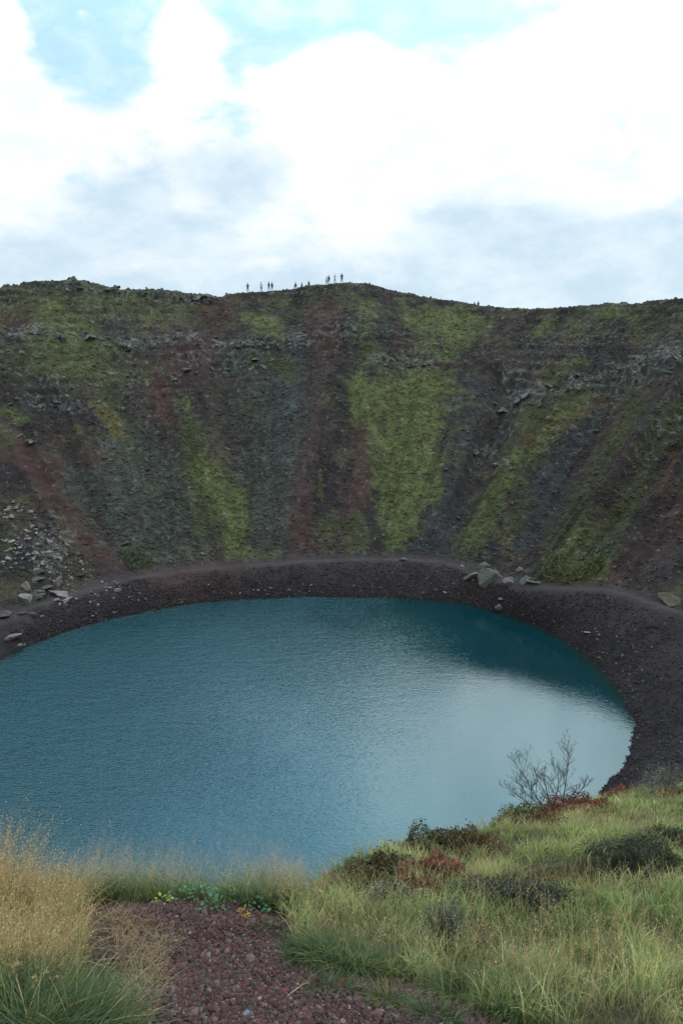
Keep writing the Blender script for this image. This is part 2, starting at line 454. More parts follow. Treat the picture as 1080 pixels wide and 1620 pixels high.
# surveyed bands: kind, strength, [(pixel x, pixel y, half width in pixels)...]
strokes = [
 ('moss', 1.0, [(585, 625, 28), (640, 620, 30), (700, 612, 28)]), ('moss', 1.0, [(640, 655, 66), (645, 700, 50), (645, 760, 36), (634, 820, 24), (622, 862, 15)]), ('moss', .9, [(565, 612, 22), (600, 690, 26)]),
 ('moss', .7, [(580, 488, 18), (575, 525, 18)]), ('olive', .9, [(585, 560, 24)]), ('moss', .95, [(655, 505, 20), (700, 505, 26), (735, 505, 20)]), ('moss', .75, [(735, 520, 16), (700, 560, 16), (675, 545, 14)]),
 ('moss', .9, [(390, 500, 10), (425, 510, 20), (435, 530, 12)]), ('olive', .8, [(420, 560, 18), (455, 590, 16)]),
 ('moss', .75, [(90, 500, 26), (115, 530, 34), (160, 550, 30), (195, 555, 14)]), ('olive', .7, [(140, 490, 60), (40, 470, 30), (300, 490, 24)]), ('moss', .25, [(160, 480, 40), (250, 500, 30)]), ('olive', .7, [(190, 590, 40), (60, 560, 40)]), ('moss', .5, [(60, 570, 20), (190, 600, 16)]),
 ('yel', .5, [(150, 640, 8), (185, 668, 9), (188, 690, 7)]), ('olive', .7, [(165, 625, 14), (205, 700, 12)]), ('moss', .7, [(14, 655, 14), (40, 665, 8)]), ('moss', .6, [(124, 681, 7)]), ('olive', .8, [(15, 690, 16)]),
 ('olive', .9, [(293, 640, 8), (300, 690, 20), (315, 740, 30), (345, 800, 36), (372, 850, 26)]), ('moss', .9, [(293, 630, 6), (295, 650, 7)]), ('moss', .95, [(322, 740, 20), (340, 770, 24), (360, 800, 22), (372, 830, 12)]), ('moss', .8, [(370, 850, 14), (368, 872, 12), (400, 882, 9), (435, 882, 8)]),
 ('moss', .8, [(506, 745, 5), (508, 790, 7)]), ('olive', .8, [(512, 830, 12), (565, 835, 16), (562, 868, 14)]), 
 ('moss', .75, [(865, 515, 12), (850, 525, 9)]), ('olive', .8, [(955, 500, 14), (1000, 497, 14), (1030, 490, 10)]), ('moss', .5, [(960, 497, 8), (990, 497, 8)]),
 ('moss', .5, [(920, 570, 10), (890, 583, 12), (860, 600, 11)]), ('olive', 1, [(930, 625, 22), (890, 645, 26), (850, 680, 26), (825, 720, 26), (800, 760, 24), (775, 800, 24), (745, 850, 22)]),
 ('moss', .55, [(920, 640, 10), (850, 690, 14), (815, 735, 12), (780, 790, 14), (750, 845, 14)]), ('rust', .45, [(830, 700, 12), (950, 640, 14)]),
 ('olive', .9, [(1010, 640, 12), (960, 720, 20), (930, 780, 28), (900, 850, 30), (890, 890, 26)]), ('moss', .6, [(925, 810, 12), (920, 855, 14), (880, 890, 16)]), ('moss', .9, [(930, 905, 16), (905, 910, 14), (945, 893, 10)]), ('yel', .55, [(928, 812, 8)]),
 ('olive', .8, [(1060, 650, 20), (1020, 740, 22), (990, 800, 20), (960, 860, 16)]), ('olive', .7, [(830, 790, 18), (805, 850, 16)]), ('rust', .5, [(1062, 715, 12), (1050, 775, 10)]), ('rust', .4, [(800, 845, 12)]),
 ('greyg', .9, [(215, 690, 34), (225, 760, 60), (235, 820, 74), (260, 868, 60)]), ('greyg', .8, [(120, 770, 24), (160, 830, 22)]), ('greyg', .7, [(430, 620, 60), (440, 700, 46), (410, 770, 40), (415, 850, 30)]),
 ('slate', .8, [(470, 590, 40), (455, 680, 40), (460, 780, 26)]), ('slate', .7, [(745, 620, 30), (720, 700, 26), (700, 790, 22), (700, 850, 40)]), ('slate', .8, [(900, 700, 22), (860, 780, 22), (820, 860, 18)]), ('slate', .6, [(1030, 870, 40)]),
 ('dark', .8, [(60, 610, 46), (20, 745, 40)]), ('dark', .7, [(600, 760, 10), (590, 830, 12), (592, 880, 14)]), ('dark', .8, [(690, 560, 10), (650, 500, 10)]), ('dark', .6, [(960, 560, 30)]), ('dark', .6, [(750, 700, 14), (690, 850, 18)]),
 ('red', .9, [(10, 680, 18), (60, 740, 22), (110, 800, 24), (150, 860, 22), (185, 905, 18)]), ('red', .8, [(250, 610, 26), (255, 650, 24)]), ('red', .6, [(330, 500, 40)]), ('red', .75, [(40, 500, 30)]),
 ('red', .55, [(520, 500, 26), (510, 560, 24), (495, 640, 16), (480, 740, 26), (478, 820, 28), (480, 870, 20)]), ('red', .75, [(565, 670, 12), (572, 730, 16), (560, 790, 18)]), ('red', .6, [(625, 520, 8), (630, 560, 7)]),
 ('red', .6, [(300, 560, 40), (280, 590, 30)]), ('red', .6, [(200, 690, 22), (160, 730, 20)]), ('red', .5, [(1065, 830, 26), (1010, 880, 26), (930, 925, 14)]), ('red', .5, [(845, 600, 14), (1010, 700, 16)]),
 ('lich', .8, [(335, 540, 9), (400, 543, 9), (480, 540, 9)]), ('lich', .7, [(310, 530, 10), (205, 545, 8)]), ('lich', .7, [(15, 530, 10), (60, 520, 10)]), ('lich', .75, [(815, 630, 12), (865, 622, 12)]), ('lich', .85, [(910, 606, 10), (950, 600, 8)]), ('lich', .5, [(1040, 560, 22), (990, 575, 14)]),
 ('lich', .6, [(800, 735, 10), (770, 715, 8)]), ('lich', .45, [(70, 840, 30), (95, 880, 24)]), ('lich', .45, [(600, 570, 16), (640, 572, 16), (685, 570, 12)]), ('lich', .5, [(160, 645, 8), (115, 645, 8), (60, 640, 10)]),
]
KCOL = dict(moss=MOSS, olive=OLIVE, yel=YEL, greyg=GREYG, slate=SLATE, dark=DARK, red=RED, lich=LICH, rust=RUST)
SURVEY = [(k, s, [(hit(a, b, 60.0), w) for a, b, w in pts]) for k, s, pts in strokes]
def wall_masks(x, y, z):
    """how far each point lies inside the surveyed patches (0..1), ragged edges"""
    ph, r = polar(x, y)
    n1 = fbm(ph * 26, r * .10, 4, .6, 51); n2 = fbm((x + .5 * z) * .7, (y + z) * .7, 3, .6, 52)
    n3 = fbm(ph * 7 + 3, r * .045, 3, .55, 53)
    res = {}
    for k, s, pts in SURVEY:
        if len(pts) == 1: pts = pts + pts
        best = np.full(x.shape, -9.0)
        for (a, wa), (b, wb) in zip(pts[:-1], pts[1:]):
            ra_ = wa * np.linalg.norm(a - [0, 0, EYE]) / FPX; rb_ = wb * np.linalg.norm(b - [0, 0, EYE]) / FPX
            d = b - a; L = max(float(d @ d), 1e-6)
            t = np.clip(((x - a[0]) * d[0] + (y - a[1]) * d[1] + (z - a[2]) * d[2]) / L, 0, 1)
            # measure across the slope: height differences count more than depth
            dx = x - a[0] - t * d[0]; dy = y - a[1] - t * d[1]; dz = z - a[2] - t * d[2]
            dist = np.sqrt(dx * dx + .35 * dy * dy + dz * dz)
            R = ra_ + (rb_ - ra_) * t
            best = np.maximum(best, 1 - dist / R)
        v = sstep(-.48, .46, best + n1 * .8 + n2 * .6 + n3 * .55) * s
        res[k] = np.maximum(res.get(k, 0), v)
    return res
def wall_colour(x, y, z):
    ph, r = polar(x, y)
    t = (r - path_r(ph)) / (rim_r(ph) - path_r(ph))
    ts = (r - shore_r(ph)) / (path_r(ph) - shore_r(ph))
    g = (fbm(ph * 18, r * .09, 4, .6, 61) * .7 + fbm(x * .12, (y + z) * .12, 3, .6, 66) * .6)[..., None]; f = fbm((x + .6 * z) * 1.3, (y + 1.2 * z) * 1.3, 4, .7, 62)[..., None]
    q = fbm(x * .35, y * .35, 3, .6, 63)[..., None]
    c = BASE + (DARK - BASE) * sstep(-.1, .4, g) + (RED - BASE) * .5 * sstep(.0, .5, q - g * .5)
    m = wall_masks(x, y, z)
    fm = fbm((x + .6 * z) * 1.9, (y + 1.2 * z) * 1.9, 3, .7, 64)[..., None]
    # scattered low growth everywhere on the slope
    c = c + (OLIVE - c) * (.60 * sstep(-.05, .45, f * .7 + .6 * q))
    rk = rockiness(ph, np.clip(t, 0, 1), r)[..., None]
    c = c + (GREYG * .9 - c) * rk * .8 * sstep(-.25, .25, f)
    c = c + (OLIVE * 1.1 - c) * (sstep(.80, .95, t) * sstep(1.5, 1.0, t))[..., None] * .5 * sstep(-.3, .2, q)
    for k in ('dark', 'slate', 'red', 'greyg', 'olive', 'moss', 'rust', 'yel', 'lich'):
        if k in m:
            mm = m[k][..., None]
            if k in ('moss', 'olive'):
                mm = mm * (.62 + .38 * sstep(-.5, .1, f))
            if k == 'greyg':
                mm = mm * (.35 + .65 * sstep(-.2, .25, fm))
            if k == 'lich':
                mm = mm * sstep(-.05, .3, fm)
            c = c + (KCOL[k] - c) * mm
    # pale lichen specks on the stones
    c = c + (LICH - c) * (.6 * sstep(.50, .75, fm + .35 * rk)) * (t > .02)[..., None]
    c = c * (1 + .45 * f + .3 * fm + .35 * q)
    # the shore: dark rubble below, a worn footpath along its top
    sh_ = np.array([.029, .027, .030]) * (1 + .4 * f)
    redsh = sstep(-38, -30, np.degrees(ph)) * sstep(-8, -18, np.degrees(ph))
    sh_ = sh_ + (RED * .95 - sh_) * (redsh * .8)[..., None]
    sh_ = sh_ * (1 + .45 * fbm(x * .5, y * .5, 3, .6, 67)[..., None])
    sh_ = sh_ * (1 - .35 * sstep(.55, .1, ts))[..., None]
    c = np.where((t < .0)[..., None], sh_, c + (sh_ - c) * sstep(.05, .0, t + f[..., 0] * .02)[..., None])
    dr = (r - path_r(ph)) + .3 * g[..., 0]
    track = np.exp(-((dr + .55) / .42) ** 2)[..., None] * (.35 + .35 * sstep(-.3, .3, q)) + np.exp(-((dr + .2) / 1.5) ** 2)[..., None] * .25
    c = c + (PATHC - c) * np.clip(track, 0, 1)
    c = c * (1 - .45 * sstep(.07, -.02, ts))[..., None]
    # the plain and the outer flank
    o = sstep(1.05, 1.3, t)[..., None]
    c = c + (OLIVE * (1 + .6 * q) - c) * o
    return np.clip(c * .80, .006, 1)

def nearside(c, x, y):
    """soil under the grass of the near spur"""
    w = near_w(x, y)[..., None]
    n = fbm(x * 2.2, y * 2.2, 3, .6, 71)[..., None]
    soil = np.array([.060, .062, .032]) * (1 + .5 * n)
    return c + (soil - c) * w

# ------------------------------------------------------------------ terrain
def build_terrain():
    ph = np.concatenate([np.radians(np.arange(-66, 80, .17)), np.radians(np.arange(80, 294, 1.1))])
    fr = np.concatenate([[14, 20, 24], np.arange(25, 50, .22), np.arange(50, 93, .19), np.arange(93, 110, .8), np.geomspace(111, 6000, 40)])
    P, R = np.meshgrid(ph, fr)
    X = CX + R * np.sin(P); Y = CY + R * np.cos(P)
    Z = ground(X, Y)
    C = wall_colour(X, Y, Z)
    C = nearside(C, X, Y)
    # tuck under the finer sheet of the near rim
    inn = (X > -11) & (X < 27) & (Y > -9) & (Y < 27)
    Z = np.where(inn, Z - .6, Z)
    V = np.stack([X, Y, Z], -1).reshape(-1, 3)
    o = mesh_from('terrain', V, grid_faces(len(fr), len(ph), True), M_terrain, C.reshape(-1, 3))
    tag(o, kind='structure')
def graded(lo, hi, c0, c1, fine, coarse):
    out = [lo]
    while out[-1] < hi:
        v = out[-1]; d = 0 if c0 <= v <= c1 else min(abs(v - c0), abs(v - c1))
        out.append(v + min(coarse, fine + d * .035))
    return np.array(out)
def build_near():
    xs = graded(-13, 29, -2.6, 4.2, .04, .3); ys = graded(-11, 29, 1.2, 6.5, .04, .3)
    X, Y = np.meshgrid(xs, ys)
    Z = ground(X, Y)
    C = nearside(wall_colour(X, Y, Z), X, Y)
    gv = inside_poly(X, Y, GRAVEL)
    n = fbm(X * 7, Y * 7, 3, .6, 72)
    C = np.where(gv[..., None], (np.array([.055, .026, .027]) * (1 + .6 * n[..., None])), C)
    o = mesh_from('near_ground', np.stack([X, Y, Z], -1).reshape(-1, 3), grid_faces(len(ys), len(xs)), M_near, C.reshape(-1, 3))
    tag(o, kind='structure')
def inside_poly(x, y, poly):
    r = np.zeros(np.shape(x), bool); n = len(poly)
    for i in range(n):
        (x1, y1), (x2, y2) = poly[i], poly[(i + 1) % n]
        c = ((y1 > y) != (y2 > y)) & (x < (x2 - x1) * (y - y1) / (y2 - y1 + 1e-12) + x1)
        r ^= c
    return r
def near_pt(px, py):
    """ground point on the near rim; directions passing over the lip are taken back to the lip"""
    lim = 3.75 if px < 490 else 20.5
    p = hit(px, py, .5, 40)
    while p[1] > lim and py < 1700:
        py += 2.5; p = hit(px, py, .5, 40)
    return p
def gpoly(px):
    return [tuple(near_pt(a, b)[:2]) for a, b in px]
GRAVEL = gpoly([(140, 1440), (230, 1428), (330, 1432), (450, 1446), (470, 1475), (450, 1500), (480, 1520), (530, 1545), (600, 1545), (680, 1560), (720, 1590), (880, 1625), (900, 1700), (140, 1700), (200, 1620), (180, 1560), (160, 1500)])
build_terrain()
build_near()

def build_water():
    ph = np.radians(np.arange(0, 360, 1.0)); fr = np.concatenate([[0.0001], np.linspace(.1, 1.10, 60)])
    P, Q = np.meshgrid(ph, fr)
    R = Q * shore_r((P + math.pi) % (2 * math.pi) - math.pi)
    X = CX + R * np.sin(P); Y = CY + R * np.cos(P)
    V = np.stack([X, Y, np.zeros_like(X)], -1).reshape(-1, 3)
    dep = np.clip((1 - Q) * 14, 0, 1)
    o = mesh_from('lake', V, grid_faces(len(fr), len(ph), True)[:, ::-1], M_water, attr={'depth': dep.ravel()})
    tag(o, kind='structure')
build_water()

# ------------------------------------------------------------------ scattered rocks and clumps
_t = (1 + 5 ** .5) / 2
ICO_V = np.array([(-1, _t, 0), (1, _t, 0), (-1, -_t, 0), (1, -_t, 0), (0, -1, _t), (0, 1, _t), (0, -1, -_t), (0, 1, -_t), (_t, 0, -1), (_t, 0, 1), (-_t, 0, -1), (-_t, 0, 1)]) / math.hypot(1, _t)
ICO_F = np.array([(0, 11, 5), (0, 5, 1), (0, 1, 7), (0, 7, 10), (0, 10, 11), (1, 5, 9), (5, 11, 4), (11, 10, 2), (10, 7, 6), (7, 1, 8), (3, 9, 4), (3, 4, 2), (3, 2, 6), (3, 6, 8), (3, 8, 9), (4, 9, 5), (2, 4, 11), (6, 2, 10), (8, 6, 7), (9, 8, 1)])
def lumps(name, pos, size, col, material, squash=.7, jit=.28, smooth=False, **kw):
    n = len(pos)
    V = ICO_V[None] * (1 + jit * 2 * (RNG.random((n, 12, 1)) - .5))
    sc = np.stack([1 + .5 * (RNG.random(n) - .5) * 2, 1 + .5 * (RNG.random(n) - .5) * 2, squash * (1 + .4 * (RNG.random(n) - .5) * 2)], -1)
    V = V * sc[:, None]
    # random turn about a tilted axis
    a = RNG.random(n) * 6.283; b = (RNG.random(n) - .5) * 1.2
    ca, sa, cb, sb = np.cos(a), np.sin(a), np.cos(b), np.sin(b)
    x, y, z = V[..., 0], V[..., 1], V[..., 2]
    y2 = y * cb[:, None] - z * sb[:, None]; z2 = y * sb[:, None] + z * cb[:, None]
    x3 = x * ca[:, None] - y2 * sa[:, None]; y3 = x * sa[:, None] + y2 * ca[:, None]
    V = np.stack([x3, y3, z2], -1) * size[:, None, None] + pos[:, None]
    F_ = ICO_F[None] + (np.arange(n) * 12)[:, None, None]
    C = np.repeat(col, 12, axis=0)
    return mesh_from(name, V.reshape(-1, 3), F_.reshape(-1, 3), material, C, smooth, **kw)

def scatter_wall(n, lo=.0, hi=1.04):
    ph = np.radians(-64 + 142 * RNG.random(n)); t = lo + (hi - lo) * RNG.random(n)
    r = path_r(ph) + t * (rim_r(ph) - path_r(ph))
    x = CX + r * np.sin(ph); y = CY + r * np.cos(ph)
    return x, y, ground(x, y), ph, t
def build_scree():
    x, y, z, ph, t = scatter_wall(52000, .02)
    c = wall_colour(x, y, z)
    m = wall_masks(x, y, z)
    green = np.maximum(m['moss'], m['olive'])
    red = m['red']
    f = fbm(x * .25, y * .25, 3, .6, 81) + .35 * rockiness(ph, t, x * 0 + 1)
    keep = RNG.random(len(x)) < np.clip(.55 - .5 * green - .45 * red + .8 * f + .35 * m['greyg'], .04, 1)
    s = .07 + .13 * RNG.random(len(x)) ** 2 + .25 * (RNG.random(len(x)) < .03) * RNG.random(len(x))
    pick = RNG.random(len(x))
    g = (.7 + .7 * RNG.random((len(x), 1)))
    grey = np.where(pick[:, None] < .05, LICH * 1.1, np.where(pick[:, None] < .5, GREYG * .9, BASE * .95)) * g
    c = c * .68 + grey * .32
    k = keep
    o = lumps('scree', np.stack([x, y, z + s * .15], -1)[k], s[k], c[k], M_rock, .7)
    tag(o, 'loose dark and lichen grey lava stones over the crater walls', 'scree', kind='stuff')
    # cushions of moss and dwarf shrub
    x, y, z, ph, t = scatter_wall(60000, .015, 1.02)
    m = wall_masks(x, y, z)
    green = np.maximum.reduce([m['moss'], m['olive'], m['greyg'] * .6])
    f = fbm(x * .3, y * .3, 3, .6, 83)
    k = RNG.random(len(x)) < np.clip(.12 + .75 * green + .4 * f - .2 * m['red'], .02, 1)
    c = wall_colour(x, y, z)
    pick = RNG.random((len(x), 1))
    tint = np.where(pick < .55, MOSS * .75, np.where(pick < .85, OLIVE, GREYG * 1.0)) * (.6 + .8 * RNG.random((len(x), 1)))
    c = c * .6 + tint * .4
    s = .09 + .17 * RNG.random(len(x)) ** 2
    o = lumps('moss_cushions', np.stack([x, y, z - s * .2], -1)[k], s[k], c[k], M_rock, .85, .2)
    tag(o, 'low moss and dwarf shrub cushions clinging to the crater slopes', 'moss', kind='stuff')
    # rubble of the shore
    n = 30000
    ph = np.radians(-64 + 190 * RNG.random(n)); u = RNG.random(n) ** 1.1
    Rs, Rp = shore_r(ph), path_r(ph)
    r = Rs - .35 + u * (Rp - Rs) * .85
    x = CX + r * np.sin(ph); y = CY + r * np.cos(ph); z = ground(x, y)
    dens = sstep(1.0, .25, u) + .25 + 1.0 * fbm(x * .4, y * .4, 3, .6, 85) + .2 * (ph > rad(10))
    k = (RNG.random(n) < dens) & (z > -.25)
    s = .05 + .10 * RNG.random(n) ** 3
    g = .45 + .9 * RNG.random((n, 1)) ** 2
    c = np.where(RNG.random((n, 1)) < .025, np.array([.10, .10, .10]), np.array([.026, .024, .027])) * g
    o = lumps('shore_rubble', np.stack([x, y, z + s * .1], -1)[k], s[k], c[k], M_rock, .75)
    tag(o, 'dark volcanic rubble lining the water edge of the lake', 'rubble', kind='stuff')
build_scree()

# ------------------------------------------------------------------ single boulders
def boulder_mesh(seed, sx=1.0, sy=1.0, sz=1.0, flat=.7):
    """faceted block: a sphere cut by random planes, then roughened"""
    r = np.random.default_rng(seed)
    V = ICO_V; F_ = ICO_F
    for _ in range(3):
        e = {}; vs = [tuple(v) for v in V]; nf = []
        def midp(a, b):
            k = (min(a, b), max(a, b))
            if k not in e:
                p = (np.array(vs[a]) + np.array(vs[b])); p = p / np.linalg.norm(p); e[k] = len(vs); vs.append(tuple(p))
            return e[k]
        for a, b, c in F_:
            ab, bc, ca = midp(a, b), midp(b, c), midp(c, a)
            nf += [(a, ab, ca), (b, bc, ab), (c, ca, bc), (ab, bc, ca)]
        V = np.array(vs); F_ = np.array(nf)
    for _ in range(11):
        n = r.normal(size=3); n /= np.linalg.norm(n); d = .36 + .34 * r.random()
        k = V @ n; V = np.where((k > d)[:, None], V - (k - d)[:, None] * n * .98, V)
    V = V * (1 + .16 * (fbm(V[:, 0] * 3 + seed, V[:, 1] * 3 + V[:, 2] * 2, 3, .6)[:, None]))
    V = V * np.array([sx, sy, sz * flat])
    return V, F_
def boulder(name, p, s, tone, label, cat, group, seed, flat=.7, rz=0., tilt=.2, moss=0., sx=1.0):
    V, F_ = boulder_mesh(seed, sx, .85, 1, flat)
    cr, sr = math.cos(tilt), math.sin(tilt)
    V = np.stack([V[:, 0] * cr + V[:, 2] * sr, V[:, 1], -V[:, 0] * sr + V[:, 2] * cr], -1)
    n = fbm(V[:, 0] * 2.2 + seed, V[:, 1] * 2.2 + V[:, 2], 3, .6)[:, None]
    C = np.array(tone) * (1 + .5 * n)
    C = C + (OLIVE * .9 - C) * (moss * sstep(.0, .35, n + .2))
    o = mesh_from(name, V * s, F_, M_rock, C, False, loc=(p[0], p[1], p[2] + s * flat * .05))
    o.rotation_euler = (0, 0, rz)
    tag(o, label, cat, group)
    return o
PALE = (.128, .134, .126); MID = (.072, .079, .072); DRK = (.05, .052, .056)
# px, py (base centre), width px, tone, flatness, x-stretch, moss, label
big = [
 (41, 947, 26, PALE, .75, 1.15, 0, 'big pale angular block, lower left of the boulder heap'),
 (56, 945, 20, MID, .45, 1.3, .1, 'grey slab wedged beside the big pale block'),
 (43, 930, 17, PALE, .9, 1.0, 0, 'pale block leaning above the big angular block'),
 (60, 906, 19, PALE, .7, 1.1, .2, 'pale rounded boulder at the head of the heap'),
 (62, 918, 20, MID, .5, 1.2, .5, 'mossy grey boulder just under the pale rounded boulder'),
 (60, 939, 22, MID, .55, 1.2, .3, 'squat mossy grey block in the middle of the heap'),
 (60, 891, 13, MID, .9, .9, .2, 'small upright grey block topping the boulder heap'),
 (92, 923, 19, PALE, 1.0, .9, .1, 'tall wedge shaped pale boulder standing right of the heap'),
 (98, 940, 24, PALE, .35, 1.4, 0, 'long flat pale slab under the wedge shaped boulder'),
 (92, 950, 11, PALE, .6, 1.0, 0, 'small rounded pale stone left of the tilted slab pair'),
 (105, 952, 17, PALE, .4, 1.3, 0, 'thin tilted pale slab at the foot of the heap'),
 (56, 922, 8, PALE, .4, 1.5, 0, 'little pale flake lying between grey boulders'),
 (73, 931, 14, MID, .4, 1.4, .4, 'low mossy slab right of the squat block'),
 (162, 922, 8, PALE, 1.0, .8, 0, 'lone pointed pale stone by the red scree chute'),
 (185, 924, 8, MID, .8, 1.0, 0, 'brownish stone at the foot of the red scree chute'),
 (186, 935, 11, PALE, .5, 1.3, 0, 'flat pale stone below the brownish stone'),
 (16, 1010, 22, PALE, .55, 1.2, 0, 'large pale boulder nearest the water on the left shore'),
 (5, 973, 24, DRK, .3, 1.5, 0, 'long dark slab ledge at the left edge of the shore path'),
 (34, 970, 10, DRK, .4, 1.2, 0, 'small dark slab behind the long dark ledge'),
 (50, 972, 16, DRK, .3, 1.4, 0, 'low dark slab right of the small dark slab'),
 (32, 1023, 8, PALE, .8, 1.0, 0, 'round pale stone near the left water line'),
 (67, 976, 7, PALE, .4, 1.4, 0, 'small flat pale stone alone on the dark left shore'),
 (768, 921, 40, (.085, .095, .09), .72, 1.15, .5, 'largest grey lichen covered boulder in the right cluster'),
 (766, 897, 20, (.075, .085, .085), .85, 1.0, .3, 'dark topped boulder at the back of the right cluster'),
 (746, 912, 22, (.09, .095, .09), .55, 1.3, .3, 'sloping boulder on the left flank of the right cluster'),
 (803, 922, 22, (.085, .08, .09), .45, 1.2, 0, 'low purplish rock between the lichen boulder and the green blocks'),
 (822, 903, 17, (.09, .11, .10), .9, 1.0, .3, 'upright greenish block, upper of the two stacked blocks'),
 (831, 921, 17, (.10, .12, .105), .9, 1.0, .2, 'greenish block standing under the upright greenish block'),
 (844, 922, 14, (.085, .085, .08), .4, 1.4, 0, 'leaning narrow stone by the bush at the right cluster'),
 (790, 962, 13, (.09, .095, .09), .8, 1.0, 0, 'lone boulder at the water line under the right cluster'),
 (792, 950, 8, (.10, .10, .095), .5, 1.2, 0, 'small stone perched behind the water line boulder'),
 (852, 922, 9, MID, .5, 1.1, 0, 'small grey stone right end of the right cluster'),
 (731, 896, 7, PALE, .6, 1.1, 0, 'small pale stone left of the right cluster on the path'),
 (640, 886, 12, MID, .5, 1.3, 0, 'grey stone on the footpath below the green slope'),
 (703, 937, 8, PALE, .4, 1.5, 0, 'small white slab on the far shore rubble'),
 (930, 1002, 9, PALE, .4, 1.4, 0, 'white flat stone on the dark right shore'),
 (1064, 952, 34, (.10, .09, .075), .6, 1.3, .6, 'mossy earth covered boulder beside the path at the right'),
]
for i, (px, py, w, tone, flat, sx, ms, lab) in enumerate(big):
    p = hit(px, py, 40.)
    d = np.linalg.norm(p - [0, 0, EYE])
    boulder('boulder', p, w * .5 * d / FPX * 1.28, tone, lab, 'boulder', 'boulders along the lake shore', 100 + i, flat, random.uniform(-.5, .5), random.uniform(-.3, .3), ms, sx)
def spread(n, poly, sizes, tone, name, label, group, seed):
    P = np.array(poly, float); lo, hi = P.min(0), P.max(0); k = 0
    meshes = []
    while k < n:
        a = lo + (hi - lo) * RNG.random(2)
        if not inside_poly(a[0:1], a[1:2], poly)[0]: continue
        p = hit(a[0], a[1], 40.); d = np.linalg.norm(p - [0, 0, EYE])
        if p[2] < .02: k += 1; continue
        s = (sizes[0] + (sizes[1] - sizes[0]) * RNG.random() ** 2.2) * .5 * d / FPX
        tn = np.array(tone) * (.7 + .7 * RNG.random())
        boulder(name, p, s, tn, label, 'stone', group, seed + k, .45 + .4 * RNG.random(), RNG.random() * 6.28, .5 * (RNG.random() - .5), .15, .9 + .6 * RNG.random())
        k += 1
spread(150, [(0, 800), (30, 790), (75, 830), (120, 870), (150, 920), (130, 950), (60, 900), (0, 900)], (4, 11), PALE, 'stone', 'small pale stone in the debris fan above the left boulder heap', 'stones of the left debris fan', 400)
spread(55, [(70, 900), (150, 905), (215, 930), (240, 950), (160, 965), (80, 960)], (3, 7), PALE, 'stone', 'small pale stone on the left shore path below the red chute', 'stones on the left shore path', 2600)
spread(34, [(5, 1030), (60, 1010), (150, 975), (300, 945), (420, 925), (560, 925), (560, 938), (330, 945), (250, 960), (150, 980), (60, 1016)], (3, 6), PALE, 'stone', 'small pale stone near the water line of the left and far shore', 'stones at the far water line', 700)
spread(44, [(600, 925), (740, 935), (800, 955), (900, 985), (1000, 1010), (1040, 1080), (1010, 1090), (900, 1010), (800, 965)], (3, 7), MID, 'stone', 'small grey stone strewn over the right shore rubble', 'stones on the right shore', 800)

# ------------------------------------------------------------------ outcrops along the ledge bands
def outcrops():
    protos = []
    for i in range(7):
        V, F_ = boulder_mesh(1500 + i, 1.25, .9, 1, .95)
        V = V * (1 + .22 * ridged(V[:, 0] * 2 + i, V[:, 2] * 2.2 + V[:, 1], 3, i)[:, None])
        n = fbm(V[:, 0] * 2.2 + i, V[:, 1] * 2.2 + V[:, 2] * 2, 4, .65)[:, None]
        C = np.array([.050, .056, .054]) * (1 + .5 * n)
        C = C + (np.array([.16, .18, .18]) - C) * (.8 * sstep(.10, .45, n))
        C = C + (OLIVE - C) * (.9 * sstep(.25, .8, V[:, 2:3]))
        o = mesh_from('outcrop', V, F_, M_rock, C, False); protos.append(o)
    rows = [([(300, 545), (490, 545)], 10, 30, 'on the pale ledge band left of centre'), ([(55, 520), (215, 552)], 10, 20, 'on the upper left ledges of the crater wall'), ([(225, 592), (420, 575)], 12, 8, 'below the pale ledge band left of centre'),
            ([(20, 640), (210, 650)], 9, 18, 'on the middle left ledges of the crater wall'), ([(5, 690), (60, 700)], 9, 6, 'low on the far left slope above the red chute'), ([(590, 575), (700, 578)], 8, 14, 'on the ledge at the top of the central moss patch'),
            ([(760, 650), (970, 598)], 13, 30, 'on the diagonal ledge right of centre'), ([(960, 590), (1085, 560)], 18, 22, 'on the upper right ledges of the crater wall'), ([(735, 720), (815, 740)], 14, 8, 'halfway up the dark slope right of the moss patch'),
            ([(225, 470), (345, 474)], 3, 22, 'along the rim crest left of the hikers'), ([(60, 452), (215, 462)], 3, 16, 'along the rim crest of the left hill')]
    k = 0
    for (a, b), sp, n, where in rows:
        lab = 'weathered grey lava outcrop ' + where
        for j in range(n):
            t = RNG.random(); px = a[0] + (b[0] - a[0]) * t + RNG.normal() * 3; py = a[1] + (b[1] - a[1]) * t + RNG.normal() * sp * .6
            p = hit(px, py, 60.)
            if p[1] > 162: continue
            m = np.linalg.norm(p - [0, 0, EYE]) / FPX
            sz = (3.0 + 6.5 * RNG.random() ** 2) * m
            src = protos[int(RNG.integers(7))]
            o = src.copy(); COL.objects.link(o); o.location = (p[0], p[1], p[2] - sz * .15); o.scale = (sz * (1 + .5 * RNG.random()), sz, sz * (.6 + .5 * RNG.random()))
            o.rotation_euler = (.3 * RNG.normal(), .3 * RNG.normal(), RNG.random() * 6.28)
            tag(o, lab, 'rock', 'outcrops ' + where); k += 1
    for o in protos: bpy.data.objects.remove(o)
outcrops()

